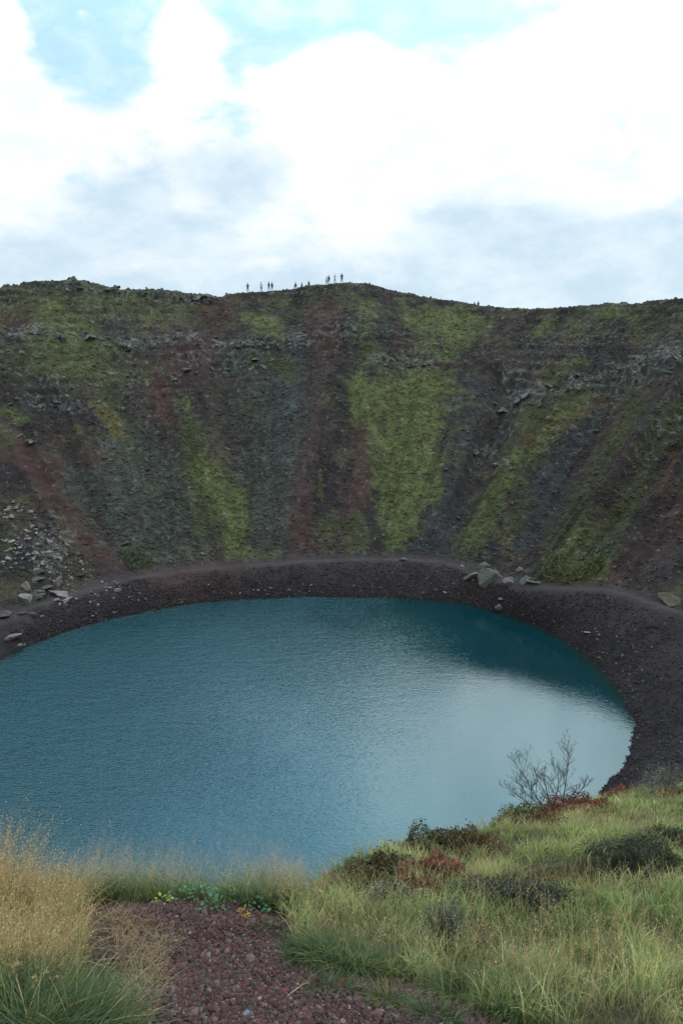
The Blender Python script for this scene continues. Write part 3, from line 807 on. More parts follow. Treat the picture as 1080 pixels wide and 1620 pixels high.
# ------------------------------------------------------------------ rocks on the left skyline
for i, (px, py, w, flat, lab) in enumerate([(243, 466, 20, .8, 'tallest upright crag on the left skyline'), (258, 467, 16, .6, 'lower crag beside the tallest skyline crag'), (266, 468, 9, .7, 'small rock right of the twin skyline crags'),
        (118, 457, 26, .25, 'broad rocky knob crowning the left rim hill'), (134, 456, 18, .35, 'small shoulder rock right of the rim knob'), (186, 461, 14, .4, 'low flat rock on the left skyline between knob and crags'),
        (318, 470, 11, .7, 'rounded rock on the skyline left of the hikers'), (345, 472, 9, .6, 'small block on the skyline nearest the leftmost hiker'), (280, 470, 14, .45, 'low ledge rock on the skyline right of the crags')]):
    d = ray(px, py); Ys = np.arange(125, 165, .25); X = d[0] / d[1] * Ys
    g = ground(X, Ys); e = (g - EYE) / Ys; j = int(np.argmax(e))
    p = np.array([X[j], Ys[j], g[j] - (.55 if i == 3 else .3)])
    boulder('crag', p, w * .42 * Ys[j] / FPX, (.045, .055, .05), lab, 'rock', 'rocks on the left skyline', 900 + i, flat * 1.4, random.uniform(-.5, .5), .1, .4)

# ------------------------------------------------------------------ grass
def blades(n, pos, h, w, lean, ldir, col0, col1, segs=4, droop=1.0):
    """curved blades: returns V (n*(2*segs+1)... ), quads and colours"""
    u = np.linspace(0, 1, segs + 1)
    k = segs + 1
    lx, ly = np.cos(ldir), np.sin(ldir)
    curve = u[None] ** (1.6 + .6 * droop)
    out = lean[:, None] * curve * h[:, None]
    up = h[:, None] * (u[None] - .32 * droop * (lean[:, None] ** 1.0) * u[None] ** 2.2)
    cx = pos[:, 0:1] + lx[:, None] * out; cy = pos[:, 1:2] + ly[:, None] * out; cz = pos[:, 2:3] + up
    # blade side direction: mostly across the view, partly random
    a = RNG.random(n) * 6.283
    sx, sy = np.cos(a), np.sin(a)
    ww = w[:, None] * (1 - u[None] ** 1.8 * .92) * .5
    L = np.stack([cx - sx[:, None] * ww, cy - sy[:, None] * ww, cz], -1)
    R = np.stack([cx + sx[:, None] * ww, cy + sy[:, None] * ww, cz], -1)
    V = np.stack([L, R], 2).reshape(n, k * 2, 3)
    j = np.arange(segs)
    Fq = np.stack([2 * j, 2 * j + 1, 2 * j + 3, 2 * j + 2], -1)
    Fq = Fq[None] + (np.arange(n) * k * 2)[:, None, None]
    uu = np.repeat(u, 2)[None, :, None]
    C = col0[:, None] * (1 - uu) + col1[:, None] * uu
    return V.reshape(-1, 3), Fq.reshape(-1, 4), C.reshape(-1, 3), (cx, cy, cz)
def join(parts):
    V, F_, C = [], [], []; o = 0
    for p in parts:
        V.append(p[0]); F_.append(p[1] + o); C.append(p[2]); o += len(p[0])
    return np.concatenate(V), np.concatenate(F_), np.concatenate(C)
def plumes(stems, m, spread_, size, col, start=.62):
    """airy seed heads: m tiny spikelets round the top of each stem"""
    cx, cy, cz = stems
    n, k = cx.shape
    u = start + (1 - start) * RNG.random((n, m)) 
    f = u * (k - 1); i = np.minimum(f.astype(int), k - 2); f = f - i
    g = np.arange(n)[:, None]
    P = np.stack([c[g, i] * (1 - f) + c[g, i + 1] * f for c in (cx, cy, cz)], -1)
    off = RNG.normal(size=(n, m, 3)) * spread_ * (1.15 - u[..., None]) / (1 - start) * np.array([1, 1, .8])
    P = P + off
    q = n * m
    P = P.reshape(q, 3)
    d = RNG.normal(size=(q, 3)); d[:, 2] = np.abs(d[:, 2]) + .8; d /= np.linalg.norm(d, axis=1)[:, None]
    s = np.cross(d, RNG.normal(size=(q, 3))); s /= np.linalg.norm(s, axis=1)[:, None]
    L = size * (.6 + .8 * RNG.random((q, 1))); w = L * .22
    V = np.stack([P - d * L * .5, P + s * w, P + d * L * .5, P - s * w], 1)
    F_ = np.arange(q * 4).reshape(q, 4)
    C = np.repeat(np.repeat(col, m, 0) * (.75 + .5 * RNG.random((q, 1))), 4, axis=0)
    return V.reshape(-1, 3), F_, C
def pick(cols, probs, n, var=.25):
    i = RNG.choice(len(cols), n, p=np.array(probs) / sum(probs))
    return np.array(cols)[i] * (1 + var * (RNG.random((n, 1)) * 2 - 1))
GREEN = (.060, .120, .035); BGREEN = (.045, .125, .055); YGREEN = (.170, .190, .055); STRAW = (.42, .34, .17); PALEG = (.24, .26, .12); GOLD = (.46, .36, .18); OLV = (.12, .13, .045); RST = (.25, .11, .05)
def sample(poly, n, ymin=0.):
    P = np.array(poly); lo, hi = P.min(0), P.max(0)
    out = np.zeros((0, 2))
    while len(out) < n:
        a = lo + (hi - lo) * RNG.random((n * 2, 2))
        a = a[inside_poly(a[:, 0], a[:, 1], poly)]
        d = np.hypot(a[:, 0], a[:, 1])
        a = a[RNG.random(len(a)) < np.minimum(1, (3.2 / np.maximum(d, .5)) ** 1.1)]
        out = np.r_[out, a]
    return out[:n]
def put(a):
    return np.c_[a, ground(a[:, 0], a[:, 1])]

# ------------------------------------------------------------------ tubes (twigs, stems)
def tube(pts, radii, sides=5):
    pts = np.array(pts, float); n = len(pts)
    V = []
    for i in range(n):
        d = pts[min(i + 1, n - 1)] - pts[max(i - 1, 0)]; d /= np.linalg.norm(d) + 1e-9
        a = np.cross(d, [0.3, .9, .1]); a /= np.linalg.norm(a); b = np.cross(d, a)
        for k in range(sides):
            t = 2 * math.pi * k / sides
            V.append(pts[i] + radii[i] * (math.cos(t) * a + math.sin(t) * b))
    F_ = []
    for i in range(n - 1):
        for k in range(sides):
            F_.append((i * sides + k, i * sides + (k + 1) % sides, (i + 1) * sides + (k + 1) % sides, (i + 1) * sides + k))
    return np.array(V), np.array(F_)
def join2(parts):
    V, F_ = [], []; o = 0
    for v, f in parts:
        V.append(v); F_.append(f + o); o += len(v)
    return np.concatenate(V), np.concatenate(F_)

# ------------------------------------------------------------------ dwarf shrubs on the spur
def leafcloud(n, rx, ry, rz, size, cols, probs, seed, elong=.5):
    R = np.random.default_rng(seed)
    d = R.normal(size=(n, 3)); d[:, 2] = np.abs(d[:, 2]) * .9; d /= np.linalg.norm(d, axis=1)[:, None]
    bump = 1 + .9 * fbm(d[:, 0] * 2.6 + seed, d[:, 1] * 2.6 + d[:, 2] * 1.5, 3, .6, seed)[:, None] * 1.0
    rr = (.55 + .45 * R.random((n, 1)) ** .4) * bump
    c = d * rr * np.array([rx, ry, rz])
    a = d * .6 + R.normal(size=(n, 3)) * .7; a /= np.linalg.norm(a, axis=1)[:, None]
    e = np.cross(a, R.normal(size=(n, 3))); e /= np.linalg.norm(e, axis=1)[:, None]
    L = size * (.6 + .8 * R.random((n, 1)))
    V = np.stack([c - a * L, c + e * L * elong, c + a * L, c - e * L * elong], 1).reshape(-1, 3)
    i = R.choice(len(cols), n, p=np.array(probs) / sum(probs))
    tone = 1 + .8 * fbm(c[:, 0] * 5 + seed, c[:, 1] * 5 + c[:, 2] * 4, 2, .6)[:, None]
    C = np.array(cols)[i] * (.65 + .7 * R.random((n, 1))) * np.clip(tone, .4, 1.7)
    return V, np.arange(n * 4).reshape(n, 4), np.repeat(C, 4, 0)
REDL = (.19, .070, .050); CRIM = (.24, .085, .075); DG = (.045, .07, .025); BRN = (.11, .065, .045); GRY = (.22, .25, .22); DGRY = (.05, .06, .062); OLG = (.10, .12, .04)
SHRUB_SPOTS = []
def shrub(name, px, py, wpx, hpx, cols, probs, label, cat, group, seed, dens=1., size=.013, depth=.8, stems=0):
    p = near_pt(px, py); D = float(np.linalg.norm(p - [0, 0, EYE])); m = D / FPX
    rx = wpx * .5 * m; rz = hpx * m * .95; ry = rx * depth
    SHRUB_SPOTS.append((p[0], p[1], rx))
    root = empty(name, (p[0], p[1], p[2] - .02))
    tag(root, label, cat, group)
    n = int(2600 * dens)
    V, F_, C = leafcloud(n, rx, ry, rz, size * (.7 + D * .05), cols, probs, seed)
    # follow the slope
    gx = V[:, 0] + p[0]; gy = V[:, 1] + p[1]
    V[:, 2] += ground(gx, gy) - p[2]
    mesh_from('foliage', V, F_, M_leaf, C, parent=root)
    R = np.random.default_rng(seed + 1); parts = []
    for i in range(14 + stems):
        a = R.random() * 6.28; q = R.random() ** .5 * .85
        tip = np.array([rx * q * math.cos(a), ry * q * math.sin(a), rz * (1.0 - .4 * q) * (1.0 if i < 14 else 1.35)])
        b = tip * np.array([.3, .3, 0]); mid_ = (b + tip) * .5 + R.normal(size=3) * .02
        z0 = float(ground(b[0] + p[0], b[1] + p[1]) - p[2]); z1 = float(ground(tip[0] + p[0], tip[1] + p[1]) - p[2])
        parts.append(tube([b + [0, 0, z0], mid_ + [0, 0, (z0 + z1) / 2], tip + [0, 0, z1]], [.005, .004, .0015], 4))
    V, F_ = join2(parts)
    if stems >= 40: mesh_from('branches', V, F_, M_leaf, np.tile(np.array([.20, .21, .17]), (len(V), 1)), parent=root)
    else: mesh_from('branches', V, F_, M_wood, None, parent=root)
SH = 'low heath shrubs on the grassy spur'
shrub('heath_shrub', 668, 1348, 104, 38, [DG, OLG, BRN], [3, 2, 1], 'dark green domed heath shrub at the spur crest above the lake', 'shrub', SH, 1, 2.6)
shrub('heath_shrub', 735, 1346, 88, 34, [BRN, REDL, DG, OLG], [3, 1, 2, 1], 'brownish red heath shrub right of the dark green dome', 'shrub', SH, 2, 2.2)
shrub('heath_shrub', 690, 1385, 110, 36, [CRIM, REDL, BRN, OLG], [3, 2.5, 1.2, .8], 'long crimson leaved shrub patch below the heath domes', 'shrub', SH, 3, 2.4)
shrub('heath_shrub', 650, 1412, 70, 32, [REDL, BRN, OLG], [1.5, 2, 1], 'faded red shrub patch lowest on the spur front', 'shrub', SH, 4, 1.4)
shrub('heath_shrub', 590, 1385, 90, 36, [OLG, BRN, DG], [2, 2, 1], 'olive brown heath shrub hanging on the left spur edge', 'shrub', SH, 5, 1.8)
shrub('heath_shrub', 815, 1302, 74, 30, [OLG, DG, YGREEN], [3, 1, 1.5], 'bright olive shrub on the crest left of the bare shrub', 'shrub', SH, 6, 2.2)
shrub('heath_shrub', 908, 1282, 84, 22, [CRIM, REDL, BRN], [3, 2, 1], 'crimson leaved shrub mound at the foot of the bare shrub', 'shrub', SH, 7, 2.4)
shrub('heath_shrub', 850, 1312, 66, 34, [REDL, BRN, OLG], [2, 2, 1], 'rusty red shrub patch below the bare shrub', 'shrub', SH, 8, 1.5)
shrub('heath_shrub', 972, 1256, 30, 13, [(.26, .09, .055), REDL], [2, 1], 'tiny orange red shrub further along the crest', 'shrub', SH, 9, .8)
shrub('heath_shrub', 1068, 1258, 40, 11, [(.30, .13, .07), BRN, OLG], [1, 1, 1], 'rust coloured shrub at the right edge of the crest', 'shrub', SH, 10, 1.)
shrub('heath_shrub', 872, 1282, 34, 10, [DG, DGRY], [2, 1], 'small blackish shrub at the base of the bare stems', 'shrub', SH, 11, .8)
shrub('willow_shrub', 815, 1432, 150, 46, [DGRY, (.11,.13,.115), DG, OLG], [3, 2, 2, 1], 'dark grey leaved willow left of the eroded bank', 'shrub', 'grey willows on the spur', 12, 4.5, .009, .6, 20)
shrub('willow_shrub', 705, 1500, 80, 74, [GRY, (.12, .15, .13), OLG], [3, 2, 1], 'tall grey green willow standing in the meadow front', 'shrub', 'grey willows on the spur', 13, 1.0, .008, .6, 60)
shrub('willow_shrub', 1010, 1362, 120, 26, [DGRY, DG, (.11,.13,.115), OLG], [3, 2, 1, 1.5], 'dark willow thicket along the top of the eroded bank', 'shrub', 'grey willows on the spur', 14, 3.5, .009, .5, 10)
shrub('willow_shrub', 1055, 1256, 80, 40, [(.22, .22, .20), (.17, .17, .16), OLG], [3, 2, 1], 'pale grey feathery willow on the crest at the right', 'shrub', 'grey willows on the spur', 15, 1.3, .009, .3, 40)
shrub('willow_shrub', 620, 1430, 90, 36, [GRY, PALEG, BRN], [2, 1, 1], 'thin grey willow on the slope above the bright tufts', 'shrub', 'grey willows on the spur', 16, 1.0, .010, .6, 20)
shrub('willow_shrub', 1060, 1330, 70, 26, [DGRY, DG], [2, 2], 'small dark willow right of the eroded bank', 'shrub', 'grey willows on the spur', 17, 2.0, .009, .6, 6)

# -- meadow over the spur (uncountable: one object)
SPUR = [(a - .30, b + .55) for a, b in gpoly([(470, 1450), (520, 1400), (640, 1360), (765, 1335), (870, 1295), (960, 1268), (1090, 1243), (1190, 1225)])] + [(15.5, 19), (16.5, 12), (9, 6), (6, 2), (4, 1.2)] + gpoly([(1150, 1690), (900, 1640), (730, 1600), (640, 1560), (560, 1540), (480, 1520)])
BANK = at_y(935, 1395, 5.9)
def meadow():
    a = sample(SPUR, 150000)
    P = put(a)
    d = np.hypot(P[:, 0], P[:, 1]); n = len(P)
    big = fbm(P[:, 0] * .7, P[:, 1] * .7, 3, .6, 91); mid = fbm(P[:, 0] * 2.3, P[:, 1] * 2.3, 3, .6, 92)
    clump = sstep(-.45, .25, mid)
    u = P[:, 0] - BANK[0]; v = P[:, 1] - BANK[1] - .1 * u
    dark = (np.abs(u - .1) < .75) & (v > -.36) & (v < .10)
    keep = (RNG.random(n) < (.25 + .75 * clump)) & ~(dark & (RNG.random(n) < .6))
    P, d, big, mid = P[keep], d[keep], big[keep], mid[keep]; n = len(P)
    # leave the shrubs' ground open
    free = np.ones(n, bool)
    for (sx_, sy_, sr_) in SHRUB_SPOTS:
        dd = np.hypot(P[:, 0] - sx_, (P[:, 1] - sy_) * 1.8) / sr_
        free &= (dd > 1.0) | (RNG.random(n) < .16 + .5 * sstep(.65, 1, dd))
        free &= ~((np.abs(P[:, 0] - sx_ * P[:, 1] / sy_) < sr_ * .8) & (P[:, 1] < sy_) & (P[:, 1] > sy_ - sr_ * 1.5) & (RNG.random(n) < .15))
    P, d, big, mid = P[free], d[free], big[free], mid[free]; n = len(P)
    h = (.075 + .11 * RNG.random(n) + .07 * mid) * np.clip(1.1 - d * .01, .7, 1.1)
    h = np.maximum(h, .04) * np.where(RNG.random(n) < .10, 1.6, 1)
    tus = fbm(P[:, 0] * 4.5, P[:, 1] * 4.5, 2, .6, 93); hue = fbm(P[:, 0] * 3.1 + 9, P[:, 1] * 3.1, 3, .6, 94)[:, None]
    h = h * np.clip(1 + 1.5 * tus, .45, 1.9)
    h = np.minimum(h, .20 + .08 * RNG.random(n)) * .84
    w = .0026 + .0009 * d * (.6 + .5 * RNG.random(n))
    w = np.where(RNG.random(n) < .08, w * 1.8, w)
    c = pick([YGREEN, GREEN, STRAW, PALEG, OLV, BGREEN], [3.2, 2.2, 1.3, 3.0, 1.6, 1.0], n, .4)
    g2 = sstep(.0, .35, big)[:, None]; s2 = sstep(-.0, -.35, big)[:, None]
    c = c * (1 - g2 * .5) + np.array([.080, .145, .05]) * g2 * .5
    c = c * (1 - s2 * .45) + np.array([.27, .25, .14]) * s2 * .45
    c = c * np.clip(1.22 + 1.3 * mid[:, None], .55, 1.8) * np.array([.90, 1.06, .85])
    c = c + (np.array([.33, .28, .16]) - c) * .45 * sstep(.12, .42, hue) + (np.array([.055, .10, .035]) - c) * .6 * sstep(-.12, -.42, hue)
    c = c * np.clip(1 + .9 * tus[:, None], .5, 1.4)
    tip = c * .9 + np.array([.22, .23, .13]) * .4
    ld = RNG.random(n) * 6.283 + big * 2; lean = .15 + .6 * RNG.random(n)
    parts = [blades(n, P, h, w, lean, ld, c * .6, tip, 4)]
    # taller straw stalks with seed heads
    k = RNG.random(n) < .085
    m = int(k.sum())
    pk = P[k]; hh = .20 + .17 * RNG.random(m)
    hh = hh * np.clip(1.25 - d[k] * .03, .65, 1.1)
    cs = pick([STRAW, PALEG, GOLD], [3, 1, 1], m)
    b = blades(m, pk, hh, .0015 + .00035 * d[k], .15 + .4 * RNG.random(m), RNG.random(m) * 6.283, cs * .7, cs, 4, .6)
    parts.append(b[:3])
    st = plumes(b[3], 16, .007, .008, cs, .66)
    parts.append(st)
    V, F_, C = join([p[:3] for p in parts])
    o = mesh_from('meadow_grass', V, F_, M_grass, C, True)
    tag(o, 'yellow green mixed meadow grass covering the right hand rim slope', 'grass', kind='stuff')
meadow()

# -- dry golden grass on the left
def dry():
    poly = gpoly([(-420, 1500), (-150, 1475), (50, 1450), (105, 1442), (125, 1470), (135, 1520), (125, 1575), (80, 1600), (0, 1590), (-420, 1640)])
    n = 6800
    P = put(sample(poly, n))
    h = .15 + .20 * RNG.random(n); h += .06 * sstep(-.2, -1.6, P[:, 0])
    h *= np.clip(.58 + .5 * (-P[:, 0]) / 1.4, .5, 1.15) * (1 + .9 * fbm(P[:, 0] * 4, P[:, 1] * 4, 2, .5, 97))
    cs = pick([GOLD, STRAW, (.50, .36, .17), PALEG], [3, 3, 2, .8], n)
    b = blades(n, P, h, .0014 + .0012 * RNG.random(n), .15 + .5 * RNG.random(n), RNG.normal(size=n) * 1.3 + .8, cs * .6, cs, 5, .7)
    parts = [b[:3], plumes(b[3], 22, .011, .0078, cs * .95, .50)]
    # leafy base
    m = 9000
    Q = put(sample(poly, m)); cg = pick([GREEN, YGREEN, STRAW, OLV, GOLD], [1.2, 1.5, 2, 1, 1.5], m)
    parts.append(blades(m, Q, .14 + .18 * RNG.random(m), .0035 + .002 * RNG.random(m), .4 + .7 * RNG.random(m), RNG.random(m) * 6.28, cg * .6, cg, 4)[:3])
    # broken straw fallen onto the gravel edge
    q = 900
    e = sample(gpoly([(150, 1455), (215, 1450), (260, 1500), (250, 1600), (240, 1640), (200, 1640), (190, 1560), (180, 1500)]), q)
    Q = put(e); cg = pick([STRAW, GOLD, (.3, .22, .14)], [2, 2, 1], q, .3) * .8
    parts.append(blades(q, Q, .05 + .06 * RNG.random(q), .002 + 0 * RNG.random(q), 1.5 + .8 * RNG.random(q), RNG.random(q) * 6.28, cg * .7, cg, 3, .8)[:3])
    V, F_, C = join(parts)
    o = mesh_from('dry_grass', V, F_, M_grass, C, True)
    tag(o, 'feathery golden dry grass at the left of the gravel', 'grass', kind='stuff')
dry()

# -- thin fringe along the lip between dry grass and spur
def fringe():
    poly = gpoly([(-300, 1470), (60, 1450), (180, 1432), (330, 1430), (450, 1445), (470, 1455)]) 
    line = np.array(poly)
    n = 11000
    t = RNG.random(n) * (len(line) - 1); i = np.minimum(t.astype(int), len(line) - 2); f = (t - i)[:, None]
    a = line[i] * (1 - f) + line[i + 1] * f
    a[:, 1] += .02 + .55 * RNG.random(n) ** 1.3
    den = fbm(a[:, 0] * 3, a[:, 1] * 1.5, 3, .6, 95)
    a = a[RNG.random(n) < np.clip(.5 + 1.6 * den, .06, 1)]
    P = put(a); n = len(P)
    tall = sstep(-.3, .35, fbm(P[:, 0] * 2.5, P[:, 1] * 0 + 3, 2, .6, 96)) * sstep(-.25, -.6, P[:, 0])
    h = .06 + .22 * RNG.random(n) ** 1.4 + .08 * tall
    cg = pick([(.075, .15, .045), YGREEN, (.06, .15, .07), STRAW, PALEG, RST], [3.4, 2.6, 1.6, .4, 1.2, .2], n) * 1.3
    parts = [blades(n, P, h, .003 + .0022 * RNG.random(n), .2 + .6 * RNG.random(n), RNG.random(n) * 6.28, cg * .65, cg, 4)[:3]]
    # tall pale panicles rising in front of the lake
    m = 1700
    j = RNG.choice(n, m, p=(.25 + tall) / (.25 + tall).sum()); Q = P[j] + np.c_[RNG.normal(size=(m, 2)) * .03, np.zeros(m)]
    cs = pick([(.46, .40, .27), (.44, .40, .33), (.33, .34, .22), (.42, .33, .27)], [2, 2, 1, 1], m)
    b = blades(m, Q, .24 + .28 * RNG.random(m) * (1.0 - .5 * sstep(-.6, -.2, Q[:, 0])), np.full(m, .0012), .1 + .35 * RNG.random(m), RNG.normal(size=m) * 1.2, cs * .7, cs, 5, .5)
    parts += [b[:3], plumes(b[3], 36, .015, .0045, cs, .5)]
    V, F_, C = join(parts)
    o = mesh_from('lip_grass', V, F_, M_grass, C, True)
    tag(o, 'thin green fringe grass with pale panicles along the crater lip', 'grass', kind='stuff')
fringe()

# -- single tufts
def tuft(px, py, r, h, n, cols, probs, label, w=.0035, lean=.9, spread_=.35, group='green grass tufts in the gravel'):
    p = near_pt(px, py)
    a = RNG.random(n) * 6.283; q = r * np.sqrt(RNG.random(n)) * spread_
    P = np.c_[q * np.cos(a) + p[0], q * np.sin(a) + p[1]]
    P = np.c_[P, ground(P[:, 0], P[:, 1])] - p
    ln = lean * (.25 + .9 * RNG.random(n))
    cg = pick(cols, probs, n)
    b = blades(n, P, h * (.55 + .6 * RNG.random(n)), w * (.7 + .6 * RNG.random(n)), ln, a + RNG.normal(size=n) * .5, cg * .65, cg * 1.1, 5)
    o = mesh_from('grass_tuft', b[0], b[1], M_grass, b[2], True, loc=tuple(p))
    tag(o, label, 'grass tuft', group)
    return o
G1 = [(.045, .085, .030), (.040, .090, .045), YGREEN, (.10, .17, .08)]
tuft(40, 1670, .36, .22, 2200, G1 + [STRAW], [3, 3, 1.2, 1.5, .5], 'large dark green tuft spreading at the bottom left corner', .0042, 1.1, .8)
tuft(130, 1655, .26, .17, 1300, G1 + [STRAW], [3, 2, 1.5, 1.5, .6], 'dark green tuft leaning over the gravel edge at bottom left', .004, 1.2, .7)
tuft(-20, 1640, .36, .22, 1400, G1, [2, 3, 1, 1], 'green tuft growing out of the golden grass at the left edge', .004, 1., .7)
tuft(485, 1518, .15, .10, 800, G1, [2, 3, 1, 1.5], 'bright green tuft where gravel meets the right slope', .0032, 1., .8)
tuft(545, 1525, .24, .15, 1100, G1, [2, 2, 1.5, 1.5], 'tall bright green tuft behind the gravel, right of the first', .0034, 1., .8)
tuft(605, 1535, .22, .14, 700, G1, [2, 2, 2, 1], 'yellowish green tuft on the slope edge above the pebbles', .003, 1., .8)
tuft(507, 1565, .09, .07, 110, G1, [1, 3, 0.5, 1], 'tiny teal green tuft alone in the gravel', .003, 1.1, .8)
tuft(536, 1568, .09, .08, 120, G1, [1, 2, 1, 2], 'tiny bright tuft just right of the teal one', .003, 1.1, .8)
tuft(615, 1590, .10, .09, 200, G1, [1, 1, 3, 2], 'small yellow green tuft in the lower gravel', .003, 1.1, .8)
tuft(642, 1600, .09, .07, 120, G1, [2, 1, 2, 1], 'small faded tuft right of the yellow green one', .003, 1.1, .8)
tuft(690, 1615, .12, .09, 300, G1, [1, 3, 1, 1], 'bluish green tuft at the bottom edge of the gravel', .0032, 1.1, .8)
tuft(730, 1575, .18, .13, 600, G1, [2, 2, 2, 2], 'fresh green tuft at the foot of the meadow', .0034, 1., .8)
tuft(425, 1478, .10, .07, 160, G1, [2, 2, 1, 1], 'small green tuft at the upper right edge of the gravel', .003, 1.1, .8)
tuft(568, 1580, .07, .06, 90, G1, [2, 2, 1, 2], 'tiny green sprout cluster between the pebbles right of the twig', .003, 1.1, .8)
tuft(190, 1570, .10, .08, 150, G1, [2, 1, 2, 1], 'small green tuft poking from the gravel beside the golden grass', .003, 1.1, .8)
tuft(780, 1600, .12, .10, 240, G1, [2, 2, 2, 2], 'small green tuft between bare soil and meadow at the bottom right', .003, 1.1, .8)
tuft(260, 1500, .12, .06, 90, [(.12, .15, .12), STRAW, GREEN], [2, 1, 1], 'sparse greyish tuft in the middle of the gravel', .0025, 1.3, .8)
tuft(820, 1610, .20, .14, 600, G1, [2, 2, 3, 2], 'leafy green tuft in the meadow near the bottom edge', .0036, 1., .8)

# ------------------------------------------------------------------ scoria gravel
def gravel():
    P2 = GRAVEL
    a = np.array(P2); cen = a.mean(0)
    poly = [tuple(cen + (p - cen) * 1.06) for p in a]
    lo, hi = a.min(0) - .1, a.max(0) + .1
    n = 70000
    q = lo + (hi - lo) * RNG.random((n, 2)); q = q[inside_poly(q[:, 0], q[:, 1], poly)]
    P = put(q); n = len(P)
    u = RNG.random(n)
    s = .0030 + .0040 * u ** 1.6 + .007 * (RNG.random(n) < .07) * RNG.random(n)
    c = pick([(.078, .036, .033), (.054, .029, .028), (.088, .062, .060), (.040, .036, .040), (.13, .105, .10)], [2.6, 3, 1.8, 2.2, .5], n, .35)
    o = lumps('gravel', P + np.c_[np.zeros((n, 2)), s * .5 + .004 * RNG.random(n)], s * 1.35, c, M_scoria, .95, .24)
    tag(o, 'dark red scoria gravel covering the bare patch of the rim', 'gravel', kind='stuff')
gravel()
def stone_near(px, py, s, tone, label, flat=.5):
    p = hit(px, py, .5, 40)
    V, F_ = boulder_mesh(int(px * 7 + py), 1.3, .9, 1, flat)
    n = fbm(V[:, 0] * 3 + px, V[:, 1] * 3, 3, .6)[:, None]
    o = mesh_from('stone', V * s, F_, M_scoria, np.array(tone) * (1 + .5 * n), False, loc=(p[0], p[1], p[2] + s * .35))
    o.rotation_euler = (0, 0, random.random() * 6)
    tag(o, label, 'stone', 'larger stones in the gravel')
stone_near(388, 1610, .020, (.10, .15, .19), 'bluish grey stone low in the middle of the gravel')
stone_near(300, 1478, .014, (.24, .19, .18), 'pale pinkish stone high in the gravel patch')
stone_near(410, 1590, .016, (.20, .15, .15), 'pale stone just above the bluish grey stone')
stone_near(555, 1600, .015, (.22, .17, .16), 'pale stone right of the fallen twig')
stone_near(330, 1560, .014, (.06, .05, .055), 'dark stone in the centre of the gravel')

def bare_bush():
    base = near_pt(868, 1283)
    root = empty('bare_shrub', tuple(base))
    tag(root, 'leafless dark shrub with upright branching stems on the rim edge before the lake', 'shrub')
    D = float(np.linalg.norm(base - [0, 0, EYE])); m = D / FPX            # metres per photo pixel
    def branch(p0, dirv, L, r0, depth, parts, R):
        n = 7; p = np.array(p0, float); pts = [p.copy()]; d = np.array(dirv, float); d /= np.linalg.norm(d)
        for i in range(n):
            d = d + R.normal(size=3) * .06 + np.array([0, 0, .05]); d /= np.linalg.norm(d)
            p = p + d * L / n; pts.append(p.copy())
        rr = np.maximum(np.linspace(r0, r0 * .35, n + 1), .0022)
        parts.append(tube(pts, rr, 5 if depth < 2 else 3))
        if depth < 3:
            k = [7, 4, 3][depth]
            for j in range(k):
                t = .22 + .75 * (j + R.random() * .8) / k
                i = min(int(t * n), n - 1)
                ax = np.cross(d, R.normal(size=3)); ax /= np.linalg.norm(ax)
                side = 1 if j % 2 else -1
                nd = d * .75 + side * (np.array([1, .0, .1]) * .6 + ax * .55) * .85 + np.array([0, 0, .18])
                branch(pts[i], nd, L * (.52 - .22 * t) * (1.1 if depth == 0 else 1.25), rr[i] * .62, depth + 1, parts, R)
    # stems as seen: base offset, tip offset in photo pixels (right, up)
    for s_, (bx, tx, ty, r) in enumerate([(-2, -62, 106, .010), (2, -48, 66, .009), (3, 12, 92, .009), (17, 34, 124, .010), (8, -20, 76, .011), (-6, -66, 30, .010), (20, 52, 66, .011)]):
        R = np.random.default_rng(50 + s_); parts = []
        p0 = np.array([bx * m, 0, 0]); tip = np.array([tx * m, R.normal() * .1, ty * m * .76])
        d = tip - p0; branch(p0, d, np.linalg.norm(d), r, 0, parts, R)
        V, F_ = join2(parts)
        o = mesh_from('stem', V, F_, M_wood, None, True, parent=root)
    # a few remaining leaves
    R = np.random.default_rng(9); n = 60
    c = np.c_[R.normal(size=n) * 12 * m + 12 * m, R.normal(size=n) * .12, R.normal(size=n) * 14 * m + 66 * m]
    d = R.normal(size=(n, 3)); d /= np.linalg.norm(d, axis=1)[:, None]; e = np.cross(d, R.normal(size=(n, 3))); e /= np.linalg.norm(e, axis=1)[:, None]
    V = np.stack([c - d * .012, c + e * .006, c + d * .012, c - e * .006], 1).reshape(-1, 3)
    mesh_from('leaves', V, np.arange(n * 4).reshape(n, 4), M_leaf, np.tile(np.array([.10, .14, .05]), (n * 4, 1)), parent=root)
bare_bush()

